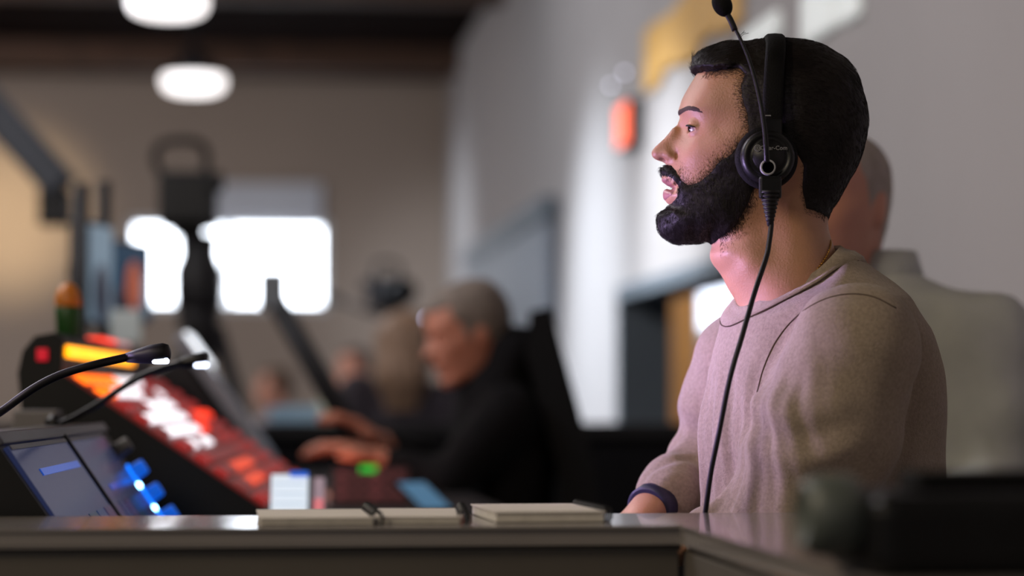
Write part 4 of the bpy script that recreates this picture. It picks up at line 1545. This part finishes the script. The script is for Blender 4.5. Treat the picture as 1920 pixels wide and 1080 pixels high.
# gooseneck lamps ------------------------------------------------------------------
M['gooseneck'] = mat('gooseneck', (18, 16, 22), 0.45, var=0.15, scale=60, spec=0.4)
M['lamp_led'] = mat('lamp_led', (235, 240, 255), 0.3, emit=(214, 226, 255), strength=5.0)
for (base, path, h0, h1, hr, lab) in (
        ((-.628, 2.80), [(-48, 800, 2.83), (0, 773, 2.85), (60, 730, 2.86), (115, 702, 2.87), (180, 683, 2.88), (238, 670, 2.9)], (236, 671), (320, 659), .0115,
         'black gooseneck console lamp, nearer and higher of the two, its head lit below'),
        ((-.676, 3.57), [(112, 795, 3.56), (170, 766, 3.52), (250, 714, 3.5), (300, 692, 3.48), (338, 681, 3.46)], (334, 682), (390, 671), .0100,
         'black gooseneck console lamp, farther and lower, crossing the red console')):
    d = path[-1][2]
    t = thing('gooseneck_lamp', lab, 'lamp', (base[0], base[1], DESK_Z + .184), 0, 'gooseneck lamps on the front console')
    bp = Vector((base[0], base[1], DESK_Z + .186))
    pts = spline([bp, bp + Vector((.002, 0, .006))] + [P(*q) for q in path], 10)
    obj_at(MB().tube(pts, .0050, 12), 'gooseneck', M['gooseneck'], t)
    obj_at(MB().lathe([(.014, -.003), (.014, .004), (.009, .008), (.006, .012)], Matrix.Translation(bp), 18), 'socket', M['gooseneck'], t)
    H0, H1 = P(*h0, d), P(*h1, d)
    hp = [H0, H0.lerp(H1, .25), H0.lerp(H1, .55), H0.lerp(H1, .85), H0.lerp(H1, .97), H1]
    hd = obj_at(MB().tube(hp, [.0055, .0085, hr, hr, hr * .75, hr * .3], 16), 'lamp_head', M['gooseneck'], t)
    m_ = H0.lerp(H1, .78)
    mb = MB().box((0, 0, 0), (.020, .014, .008), .003, M=Matrix.Translation(m_ + Vector((0, -.002, -hr * .82))))
    mb.v = [v - t.location for v in mb.v]
    mb.build('led_window', M['lamp_led'], hd)

# booklets on the counter ------------------------------------------------------------
M['paper'] = mat('paper', (228, 221, 212), 0.8, var=0.03, scale=12)
M['paper_edge'] = mat('paper_edge', (208, 202, 192), 0.9, var=0.08, scale=90)
M['spiral'] = mat('spiral', (24, 24, 28), 0.4, var=0.1)
for (px0, px1, py, rz, hgt, lab) in ((486, 690, 976, .03, .007, 'white spiral-bound booklet, the one by the small white touch panel'),
                                     (708, 860, 974, -.05, .007, 'white spiral-bound booklet between two others on the counter'),
                                     (906, 1104, 972, .06, .011, 'thick cream spiral-bound booklet in front of the black-hooded man')):
    yc = .125 * F / (py - HZ)
    c = P((px0 + px1) / 2, py, yc)
    w = (px1 - px0) / F * yc
    t = thing('booklet', lab, 'booklet', (c.x, c.y, CZT), TH * .8 + rz, 'booklets on the counter')
    MB().box((0, 0, hgt / 2), (w, .185, hgt - .001), .001).build('page_block', M['paper_edge'], t)
    MB().box((0, 0, hgt), (w + .003, .188, .0012)).build('cover', M['paper'], t)
    sp = MB()
    for k in range(14):
        y = -.085 + .0131 * k
        sp.tube([(w / 2 + .004 + .006 * math.cos(q), y, hgt / 2 + .002 + .0085 * math.sin(q)) for q in [i * 2 * PI / 12 for i in range(12)]], .0011, 5, closed=True)
    s_ = sp.build('spiral_binding', M['spiral'], t)
    s_['kind'] = 'stuff'

# black device on the right wing -----------------------------------------------------
dv = P(1752, 1010, 1.76)
de = thing('handheld_device', 'black boxy device with a rounded grey end lying on the right wing of the counter', 'device', (dv.x, dv.y, CZT), TH + .05)
MB().box((.035, 0, .030), (.20, .13, .060), .014, seg=3).build('body', M['black_plastic'], de)
MB().box((.04, -.01, .066), (.13, .05, .016), .006).build('grip', M['black_soft'], de)
MB().lathe([(.026, 0), (.030, .006), (.030, .03), (.027, .034), (.024, .040), (.020, .041), (.018, .036), (.001, .035)], Matrix.Translation((-.062, -.01, .042)) @ Matrix.Rotation(-PI / 2, 4, 'Y'), 28).build('rounded_end', mat('device_grey', (92, 98, 94), .45, var=.1), de)

# bottle on the red console, grey case by it -------------------------------------------
bp = P(128, 622, 4.12)
bt = thing('bottle', 'small green bottle with a domed orange cap standing on top of the red console', 'bottle', (bp.x, bp.y, DESK_Z + za + .064))
MB().lathe([(.017, 0), (.020, .003), (.0225, .048), (.021, .052)], None, 24).build('bottle_body', mat('bottle_green', (34, 78, 30), .4), bt)
MB().lathe([(.0215, .052), (.0225, .056), (.021, .072), (.015, .086), (.006, .091), (.001, .092)], None, 24).build('cap', mat('cap_orange', (206, 120, 30), .45), bt)
gc = P(65, 790, 3.80)
g = thing('small_case', 'small dark case with grey lid behind the left end of the nearest console', 'case', (gc.x, 3.83, DESK_Z))
MB().box((0, 0, .085), (.068, .06, .17), .004).build('case_body', M['console_black'], g)
MB().box((0, 0, .187), (.070, .062, .034), .004).build('lid', mat('case_grey', (120, 116, 118), .6), g)

# monitors on posts ----------------------------------------------------------------------
M['mon_blue'] = mat('mon_blue', (30, 44, 60), .15, emit=(58, 92, 122), strength=.36, var=.2, scale=6)
M['mon_pale'] = mat('mon_pale', (120, 136, 150), .2, emit=(142, 168, 188), strength=.45)
M['mon_orange'] = mat('mon_orange', (170, 90, 60), .3, emit=(186, 96, 66), strength=.6)
M['mon_dark'] = mat('mon_dark', (30, 30, 44), .3, emit=(44, 42, 62), strength=.4)


def post_monitor(px, d, y_top, y0, y1, rz, w, mscreen, label, parts, dh=None):
    c = P(px, 750, d)
    t = thing('monitor', label, 'monitor', (c.x, d, DESK_Z), rz, 'monitors left of the video camera')
    z = lambda y: CZ + (HZ - y) / F * d - DESK_Z
    h = z(y0) - z(y1)
    zc = (z(y0) + z(y1)) / 2
    MB().box((0, .02, zc), (w, .035, h), .006).build('frame', M['dark_metal'], t)
    MB().box((0, .0005, zc), (w * .94, .004, h * .92)).build('screen', mscreen, t)
    for (nm, x, zz, sw, sh, mm) in parts:
        bm = bmesh.new()
        bmesh.ops.create_uvsphere(bm, u_segments=16, v_segments=8, radius=1)
        MB().bm(bm, True, Matrix.Translation((x * w, -.0022, zc + zz * h)) @ Matrix.Diagonal((sw * w / 2, .0016, sh * h / 2, 1))).build(nm, mm, t)
    MB().tube([(-w * .62, -.01, 0), (-w * .62, -.01, z(y_top))], .019, 12).build('post', M['dark_metal'], t)
    MB().lathe([(.09, 0), (.09, .008), (.03, .014), (.014, .03)], Matrix.Translation((-w * .62, -.01, 0)), 24).build('base', M['dark_metal'], t)
    MB().box((-w * .54, .02, zc), (w * .16, .02, .05), .004).build('bracket', M['dark_metal'], t)
    return t


post_monitor(183, 6.3, 352, 415, 610, math.radians(76), .20, M['mon_pale'], 'slim monitor on a post with a pale blue screen, left of another monitor', [('picture_shape', .1, -.2, .5, .6, M['mon_dark'])])
post_monitor(243, 6.7, 350, 452, 604, math.radians(70), .26, M['mon_blue'], 'monitor on a post showing a blue picture with an orange figure',
             [('picture_shape', .08, -.05, .34, .62, M['mon_orange']), ('picture_shape', .36, -.12, .22, .5, M['mon_pale']), ('picture_shape', -.25, -.3, .5, .4, M['mon_dark'])])
lb = thing('paper_tray', 'pale grey sloping tray below the monitor with the orange figure', 'tray', (P(236, 640, 6.2).x, 6.2, DESK_Z), 0)
MB().box((0, 0, P(0, 612, 6.2).z - DESK_Z), (.080, .012, .085), .003, M=None).build('sheet', mat('tray_pale', (176, 184, 184), .6), lb)
MB().box((0, .02, (P(0, 640, 6.2).z - DESK_Z) / 2), (.03, .03, P(0, 640, 6.2).z - DESK_Z), .003).build('stand', M['dark_metal'], lb)

# video camera on tripod -----------------------------------------------------------------
def tripod_camera(px, d, top_y, head_y, label, zf, scale=1.0, pan=None, rz=0.0, name='video_camera'):
    c = P(px, 750, d)
    t = thing(name, label, 'camera', (c.x, d, zf), 0)
    z = lambda y: CZ + (HZ - y) / F * d - zf
    s = scale
    k = s
    zb = z(head_y)
    q = Matrix.Translation((0, 0, zb)) @ Matrix.Rotation(rz, 4, 'Z')
    MB().box((0, .0, .095 * k), (.185 * k, .30 * k, .17 * k), .018 * k, M=q, seg=3).build('camera_body', M['black_plastic'], t)
    MB().lathe([(.05 * k, 0), (.055 * k, .02 * k), (.055 * k, .12 * k), (.068 * k, .13 * k), (.072 * k, .20 * k), (.064 * k, .20 * k), (.05 * k, .13 * k), (.001, .12 * k)], q @ Matrix.Translation((0, .14 * k, .09 * k)) @ Matrix.Rotation(-PI / 2, 4, 'X'), 28).build('lens', M['black_plastic'], t)
    MB().tube(spline([q @ Vector(p) for p in ((-.085 * k, -.09 * k, .17 * k), (-.105 * k, -.09 * k, .225 * k), (-.085 * k, -.085 * k, .268 * k), (-.02 * k, -.08 * k, .282 * k), (.04 * k, -.07 * k, .272 * k), (.06 * k, -.06 * k, .23 * k), (.05 * k, -.05 * k, .17 * k))], 6), .013 * k, 10).build('top_handle', M['black_soft'], t)
    MB().box((.085 * k, -.12 * k, .145 * k), (.06 * k, .10 * k, .06 * k), .01 * k, M=q, seg=2).build('viewfinder', M['black_plastic'], t)
    MB().box((0, 0, .0), (.10 * k, .20 * k, .03 * k), .004, M=q).build('quick_plate', M['dark_metal'], t)
    MB().lathe([(.066 * k, -.26 * k), (.076 * k, -.24 * k), (.078 * k, -.13 * k), (.058 * k, -.08 * k), (.062 * k, -.015 * k)], Matrix.Translation((.034, 0, zb)), 28).build('fluid_head', M['dark_metal'], t)
    hubz = zb - .26 * k
    MB().lathe([(.04 * k, -.20), (.055 * k, -.16), (.070 * k, -.02), (.070 * k, .0)], Matrix.Translation((.034, 0, hubz)), 24).build('centre_column', M['dark_metal'], t)
    for (ax, ay) in ((-.30, -.35), (.62, -.10), (-.25, .5)):
        a = Vector((.034 + ax * .1, ay * .1, hubz - .06))
        b = Vector((ax, ay, .0))
        lg = MB().tube([a, a.lerp(b, .5)], .026 * k, 10).tube([a.lerp(b, .45), b], .018 * k, 10).build('leg', M['dark_metal'], t)
        MB().lathe([(.028, 0), (.028, .012), (.018, .03)], Matrix.Translation(b), 12).build('rubber_foot', M['black_rubber'], lg)
    if pan:
        a = Vector((.0, -.05, zb - .05))
        b = Vector(P(*pan, d)) - Vector(t.location)
        h_ = MB().tube([a, b], .011, 10).build('pan_handle', M['dark_metal'], t)
        MB().tube([a.lerp(b, .72), b], .019, 10).build('grip', M['black_soft'], h_)
    return t


tripod_camera(354, 8.3, 248, 432, 'video camera with top handle on a black tripod, before the bright window', FL, 1.06, None, math.radians(6))
tripod_camera(727, 12.0, 490, 580, 'far small video camera on a tripod, beyond the blond person', FL, .85, (608, 552), math.radians(200))

# slanting boom stand
bs = thing('boom_stand', 'slanting black stand pole with a grey clamp at its top, before the window', 'stand', (P(704, 905, 6.6).x, 6.6, DESK_Z))
a, b = P(702, 903, 6.6), P(512, 556, 6.6)
a.z = DESK_Z + .03
obj_at(MB().tube([a, a.lerp(b, .5), b], [.032, .031, .029], 12), 'pole', M['dark_metal'], bs)
obj_at(MB().box((0, 0, 0), (.066, .06, .10), .008, M=Matrix.Translation(P(511, 545, 6.6))), 'clamp', mat('clamp_grey', (96, 100, 106), .45), bs)
obj_at(MB().lathe([(.12, 0), (.12, .012), (.04, .022), (.024, .05)], Matrix.Translation((a.x, a.y, DESK_Z)), 28), 'base', M['dark_metal'], bs)

# diagonal arm from the ceiling with a black box at its end
ja, jb = P(118, 352, 9.0), P(-775, -640, 9.0)
jb = ja + (jb - ja) * ((CEIL - ja.z) / (jb.z - ja.z))
jr = thing('ceiling_arm', 'dark blue-grey diagonal arm slanting down from the ceiling with a black box at its end', 'arm', (jb.x, jb.y, CEIL))
dirj = (jb - ja).normalized()
qj = dirj.to_track_quat('Z', 'Y').to_matrix().to_4x4()
Lj = (jb - ja).length
obj_at(MB().box((0, 0, Lj / 2), (.17, .12, Lj), .01, M=Matrix.Translation(ja) @ qj), 'beam', mat('arm_blue', (46, 52, 66), .5), jr)
obj_at(MB().box((0, 0, 0), (.11, .12, .13), .008, M=Matrix.Translation(P(104, 390, 9.0))), 'end_box', M['dark_metal'], jr)
obj_at(MB().lathe([(.03, 0), (.03, .07)], Matrix.Translation(P(110, 366, 9.0)), 16), 'swivel', M['dark_metal'], jr)
obj_at(MB().box((0, 0, -.02), (.34, .3, .04), .005, M=Matrix.Translation(jb)), 'ceiling_plate', M['dark_metal'], jr)

# pale box on the rail, tally lamp
pb = P(552, 792, 7.98)
o = MB().box((0, 0, .028), (.17, .05, .055), .004).build('storage_box', mat('box_blue', (150, 182, 204), .6))
o.location = (pb.x, pb.y, .89)
o.rotation_euler = (0, 0, TH)
tag(o, 'flat pale blue box lying on the black booth rail', 'box')
rl = led(801, 597, 7.92, .009, 7.0, 'tiny pale lamp on a thin stalk on the black rail, beside the grey-haired man', (215, 215, 250))
MB().tube([(0, .03, -.01), (0, .03, .915 - rl.location.z - .025)], .005, 8).build('stalk', M['dark_metal'], rl)
#__PEOPLE__
# ------------------------------------------------------------------ the other people
W2L = W2G[::2, ::2]


def low_shell(W2x, carve=None, y_max=9.6, it=2):
    global HX, HZ_
    a, b = HX, HZ_
    HX, HZ_ = HX[::2], HZ_[::2]
    V, Q = sheet_mesh('low', W2x[::2, ::2], None, None, None, y_max=y_max, h=.4, carve=carve, it=it)
    HX, HZ_ = a, b
    return V, Q


LOW_HEAD = low_shell(W2G, head_carve)
HAIR2 = [(1296, 40), (1650, 40), (1670, 300), (1600, 420), (1559, 402), (1500, 385), (1478, 330), (1466, 270), (1440, 245), (1412, 262), (1404, 285), (1392, 284),
         (1392, 250), (1388, 205), (1372, 186), (1368, 160), (1384, 136), (1372, 128), (1345, 127), (1318, 125), (1300, 122), (1290, 100)]
EH2 = shell(HAIR2, [(1320, 90, 9), (1440, 75, 12), (1580, 110, 10), (1625, 200, 9), (1585, 355, 4), (1510, 220, 7), (1395, 200, 2), (1480, 320, 3)], .5, 4.0, .1,
            lambda p: 0.0 if (p[1] < 110 or p[0] > 1560) else 6.3)
LOW_HAIR = low_shell(W2G + EH2)
LOW_CROP = low_shell(W2G + np.where(EH2 > 0, np.minimum(EH2 * .25, 1.6), EH2))


def place_head(V, o, psi, pitch=0.0, roll=0.0, sc=1.0):
    Mt = Matrix.Translation(o) @ Matrix.Rotation(psi, 4, 'Z') @ Matrix.Rotation(-pitch, 4, 'Y') @ Matrix.Rotation(roll, 4, 'X') @ Matrix.Scale(sc * .01, 4)
    A = np.array(Mt)
    return V @ A[:3, :3].T + A[:3, 3]


def figure(label, head, psi, pitch, levels, tpsi, arms, top, skin, hairm, hair=None, legs=None, zf=0.0, legm=None, h=.014, long_hair=False, extra=None, sc=1.0, group=None, roll=0.0, hand=1.0, wear='top'):
    """head: ear-level centre; levels: trunk sections; arms: (shoulder, elbow, wrist, finger tip)"""
    lo_l = min(levels)
    t = thing('person', label, 'person', (lo_l[1], lo_l[2], zf), 0, group)
    loc = np.array(t.location)
    V1, Q1 = LOW_HEAD
    parts = [(place_head(V1, head, psi, pitch, roll, sc), Q1)]
    for (s, e, w, tip) in arms:
        sd = (Vector(tip) - Vector(w)).cross(Vector((0, 0, 1)))
        parts.append(hand_mesh(Vector(w), Vector(e), Vector(tip), sd, (0, 0, 1), hand, .006))
    # trunk and limbs of the garment
    xs = [l[1] for l in levels] + [p[k].x for p in arms for k in range(3)]
    ys = [l[2] for l in levels] + [p[k].y for p in arms for k in range(3)]
    zs = [l[0] for l in levels] + [p[k].z for p in arms for k in range(3)]
    lo = (min(xs) - .28, min(ys) - .28, min(zs) - .1)
    hi = (max(xs) + .28, max(ys) + .28, max(zs) + .12)
    G = grid(lo, hi, h)
    d = loft(G, levels, tpsi)
    for (s, e, w, tip) in arms:
        m_ = Vector(s).lerp(Vector(e), .5)
        a = smin(smin(cone(G, s, m_, .072, .066), cone(G, m_, e, .066, .054), .02), cone(G, e, w, .053, .038), .02)
        d = smin(d, a, .04)
    if extra:
        d = extra(G, d)
    # a little drape in the cloth
    X, Y, Z = G
    d = d + .004 * np.sin(X * 55 + 14 * Z + 3 * np.sin(Y * 21)) * np.sin(Z * 31 + X * 17)
    V, Q = surface_nets(d.astype(np.float32), lo, h)
    # an undershirt-sized trunk keeps the body whole beneath the clothes
    V3, Q3 = surface_nets((d + .02).astype(np.float32), lo, h)
    parts.append((V3, Q3))
    bv, bq = join(parts)
    np_mesh('body', bv - loc, bq, skin, t)
    np_mesh(wear, smooth_mesh(V, Q, 3) - loc, Q, top, t)
    if hair is not None:
        Vh, Qh = hair
        np_mesh('hair', place_head(Vh, head, psi, pitch, roll, sc) - loc, Qh, hairm, t)
    if long_hair:
        Mh = Matrix.Translation(head) @ Matrix.Rotation(psi, 4, 'Z')
        lo2, hi2 = tuple(np.array(head) - .24), tuple(np.array(head) + .24)
        Gh = grid(lo2, hi2, .009)
        c0, c1_, c2_ = Mh @ Vector((.03, 0, .03)), Mh @ Vector((.07, 0, -.10)), Mh @ Vector((.06, 0, -.20))
        dh = smin(cone(Gh, c0, c1_, .112, .098), cone(Gh, c1_, c2_, .098, .07), .03)
        fc_ = Mh @ Vector((-.10, 0, -.04))
        dh = smax(dh, -ell(Gh, tuple(fc_), (.085, .085, .11)), .02)
        dh = dh + .004 * np.sin(np.arctan2(Gh[1] - head.y, Gh[0] - head.x) * 22 + 20 * Gh[2])
        Vh, Qh = surface_nets(dh.astype(np.float32), lo2, .009)
        np_mesh('hair', smooth_mesh(Vh, Qh, 2) - loc, Qh, hairm, t)
    if legs == 'sit':
        trousers(t, levels_hip(levels), lo_l[1], lo_l[2], -math.cos(tpsi), -math.sin(tpsi), legm, M['shoe'], thigh=.40)
    elif legs == 'stand':
        hz = lo_l[0] + .06
        sdv = Vector((math.sin(tpsi), -math.cos(tpsi), 0))
        fw = Vector((-math.cos(tpsi), -math.sin(tpsi), 0))
        c = Vector((lo_l[1], lo_l[2], 0))
        lo2 = (c.x - .3, c.y - .3, zf)
        G = grid(lo2, (c.x + .3, c.y + .3, hz + .12), .016)
        dl_ = None
        for s in (-1, 1):
            a, k, f = c + sdv * s * .085, c + sdv * s * .095 + fw * .01, c + sdv * s * .10
            a.z, k.z, f.z = hz, zf + (hz - zf) * .52, zf + .07
            l = smin(cone(G, a, k, .088, .062), cone(G, k, f, .062, .048), .03)
            dl_ = l if dl_ is None else smin(dl_, l, .02)
        Vl, Ql = surface_nets(dl_.astype(np.float32), lo2, .016)
        np_mesh('trousers', smooth_mesh(Vl, Ql, 2) - loc, Ql, legm, t)
        for s in (-1, 1):
            mb = MB()
            bm = bmesh.new()
            bmesh.ops.create_uvsphere(bm, u_segments=14, v_segments=8, radius=1)
            f = c + sdv * s * .10
            for v in bm.verts:
                q = v.co.copy()
                v.co = fw * (q.x * .135 + .05) + sdv * q.y * .047 + Vector((0, 0, zf + max(q.z, -.6) * .055 + .033))
            mb.bm(bm, True, Matrix.Translation((f.x, f.y, 0)))
            obj_at(mb, 'shoe', M['shoe'], t)
    return t


def levels_hip(levels):
    return min(levels)[0] + .07


def trunk(neck, chest, hip, zh, wide=1.0, deep=1.0):
    """sections from hip height zh up to the neck, through a chest point"""
    n, c, p = Vector(neck), Vector(chest), Vector(hip)
    out = [(zh, p.x, p.y, .115 * deep, .165 * wide), (zh + .05, p.x, p.y, .125 * deep, .175 * wide)]
    mid = p.lerp(c, .5)
    out.append(((zh + c.z) / 2, mid.x, mid.y, .115 * deep, .165 * wide))
    out.append((c.z, c.x, c.y, .128 * deep, .175 * wide))
    q = c.lerp(n, .62)
    out.append((q.z, q.x, q.y, .100 * deep, .145 * wide))
    q = c.lerp(n, .84)
    out.append((q.z, q.x, q.y, .076 * deep, .092 * wide))
    out.append((n.z, n.x, n.y, .060, .062))
    return out


# man in the black hoodie, bent over his controls
hd = P(884, 628, 6.0)
lv = trunk(P(925, 705, 6.02), P(948, 790, 6.03), P(935, 1080, 6.03), .47, 1.06, 1.05)


def hood(G, d):
    d = smin(d, ell(G, P(966, 676, 6.03), (.085, .13, .095)), .03)
    return smin(d, ell(G, P(925, 722, 6.0), (.07, .10, .05)), .03)


figure('grey-haired man in black hoodie bending over his controls, hands raised together', hd, math.radians(22), math.radians(24), lv, math.radians(12),
       [(P(955, 775, 5.84), P(840, 905, 5.80), P(728, 862, 5.86), P(640, 835, 5.88)), (P(945, 775, 6.20), P(850, 890, 6.22), P(728, 838, 5.98), P(645, 782, 5.94))],
       M['black_hoodie'], M['skin_ruddy'], M['hair_grey'], LOW_HAIR, 'sit', 0.0, M['dark_trousers'], extra=hood, hand=1.22, wear='hoodie')
# man in the pale shirt behind
hd = P(1568, 398, 3.80)
lv = trunk(P(1628, 505, 3.84), P(1700, 650, 3.88), P(1730, 1180, 3.90), .50, 1.08, 1.0)
p6 = figure('close-cropped man in pale grey shirt behind the bearded man\'s shoulder', hd, math.radians(60), math.radians(4), lv, math.radians(38),
       [(P(1852, 632, 3.76), P(1880, 900, 3.76), P(1760, 1020, 3.58), P(1690, 1030, 3.53)), (P(1560, 640, 4.02), P(1540, 900, 3.98), P(1470, 1010, 3.74), P(1430, 1030, 3.68))],
       M['shirt_grey'], M['skin_pale'], M['hair_stubble'], LOW_CROP, 'sit', 0.0, M['dark_trousers'], h=.011, wear='shirt')
cl = MB()
cn, cr = P(1634, 512, 3.845), []
for k in range(24):
    q = 2 * PI * k / 24
    e = Vector((math.cos(q), math.sin(q), 0))
    gap = max(0, math.cos(q - math.radians(180 + 38))) ** 8
    cr.append((cn + e * .066 + Vector((0, 0, .032 - .05 * gap)), cn + e * .071 + Vector((0, 0, .034 - .05 * gap)), cn + e * (.088 + .01 * gap) + Vector((0, 0, -.02 - .03 * gap)), cn + e * .070 + Vector((0, 0, -.03))))
vs = [p for c in cr for p in c]
cl.add(vs, [[k * 4 + i, k * 4 + (i + 1) % 4, ((k + 1) % 24) * 4 + (i + 1) % 4, ((k + 1) % 24) * 4 + i] for k in range(24) for i in range(4)], True)
obj_at(cl, 'collar', M['shirt_grey'], p6)
# blond person beyond the rail
hd = P(762, 652, 9.0)
lv = trunk(P(764, 702, 9.0), P(768, 800, 9.02), P(768, 1000, 9.05), .42, 1.0, .95)
figure('person with shoulder-length blond hair and dark top, seen from behind', hd, math.radians(-100), 0, lv, math.radians(-95),
       [(P(672, 735, 9.0), P(650, 860, 8.98), P(670, 960, 8.9), P(676, 1000, 8.88)), (P(858, 735, 9.0), P(880, 860, 8.98), P(862, 960, 8.9), P(856, 1000, 8.88))],
       mat('top_plum', (52, 46, 54), .9), M['skin_pale'], M['hair_blond'], None, 'stand', FL, M['dark_trousers'], long_hair=True)


def bystander(label, px, ytop, d, psi, top, hairm, skin, zf=FL):
    zt_ = P(0, ytop, d).z
    o = P(px, 750, d)
    o.z = zt_ - .135
    tall = zt_ - zf
    b = Vector((o.x, o.y, 0))
    n_, c_, p_ = Vector((o.x, o.y, zt_ - .27)), Vector((o.x, o.y, zt_ - .42)), Vector((o.x, o.y, zf + tall * .47))
    lv = trunk(n_, c_, p_, zf + tall * .47, .98, .92)
    sv = Vector((math.sin(psi), -math.cos(psi), 0))
    fw = Vector((-math.cos(psi), -math.sin(psi), 0))
    arms = []
    for s in (-1, 1):
        sh = Vector((o.x, o.y, zt_ - .34)) + sv * s * .175
        el = sh + sv * s * .05 + Vector((0, 0, -.27))
        wr = el + fw * .10 + Vector((0, 0, -.20))
        arms.append((sh, el, wr, wr + fw * .04 + Vector((0, 0, -.09))))
    return figure(label, o, psi, 0, lv, psi, arms, top, skin, hairm, LOW_HAIR, 'stand', zf, M['dark_trousers'], h=.018)


bystander('brown-haired person in pale olive top standing far off beside the slanting pole', 664, 652, 13.2, math.radians(60), mat('top_olive', (168, 166, 142), .9), mat('hair_brown', (64, 44, 34), .7), M['skin_pale'])
bystander('small far person with brown hair below the bright window, in lilac-grey top', 516, 690, 15.0, math.radians(20), mat('top_lilac', (150, 142, 150), .9), mat('hair_umber', (84, 60, 44), .7), M['skin_pale'])
bystander('dark-haired person in a red top standing in the doorway of the right wall', 1216, 668, 13.3, math.radians(120), mat('top_red', (150, 62, 66), .9), M['hair_dark'], M['skin_ruddy'])


# seats ------------------------------------------------------------------------------------
def stool(label, x, y, zs):
    t = thing('stool', label, 'stool', (x, y, 0), 0)
    MB().lathe([(.17, zs - .06), (.19, zs - .05), (.195, zs - .02), (.18, zs - .002), (.001, zs)], None, 28).build('seat', M['black_soft'], t)
    MB().tube([(0, 0, .06), (0, 0, zs - .05)], .025, 12).build('post', M['grey_metal'], t)
    for k in range(5):
        q = 2 * PI * k / 5 + .3
        b = MB().tube([(0, 0, .07), (.19 * math.cos(q), .19 * math.sin(q), .05)], .018, 8).build('base_arm', M['dark_metal'], t)
        MB().lathe([(.02, 0), (.024, .01), (.024, .03), (.015, .04)], Matrix.Translation((.19 * math.cos(q), .19 * math.sin(q), 0)), 12).build('caster', M['black_rubber'], b)
    return t


stool('black round stool under the bearded man', tx(1590), 2.905, .472)
stool('black round stool under the man in the pale grey shirt', P(1730, 0, 3.9).x, 3.90, .468)
oc = P(1040, 750, 6.05)
oc = thing('office_chair', 'tall black office chair behind the man in the black hoodie', 'chair', (P(960, 750, 6.05).x, 6.05, 0), 0)
MB().box((0, 0, .40), (.46, .48, .08), .03, seg=3).build('seat', M['black_soft'], oc)
x0, x1 = P(1058, 0, 6.05).x - oc.location.x, P(1004, 0, 6.05).x - oc.location.x
bk = MB().prism([(x0 + .02, .46), (x0 + .10, .46), (x0 + .07, .80), (x1 + .06, 1.10), (x1 + .035, 1.19), (x1 - .015, 1.18), (x1 - .025, 1.08), (x0 - .02, .80)], -.20, .20)
bk.build('backrest', M['black_soft'], oc)
MB().tube([(0, 0, .06), (0, 0, .37)], .028, 12).build('post', M['dark_metal'], oc)
for k in range(5):
    q = 2 * PI * k / 5 + .1
    b = MB().tube([(0, 0, .08), (.30 * math.cos(q), .30 * math.sin(q), .055)], .02, 8).build('base_arm', M['dark_metal'], oc)
    MB().lathe([(.02, 0), (.026, .01), (.026, .035), (.015, .045)], Matrix.Translation((.30 * math.cos(q), .30 * math.sin(q), 0)), 12).build('caster', M['black_rubber'], b)
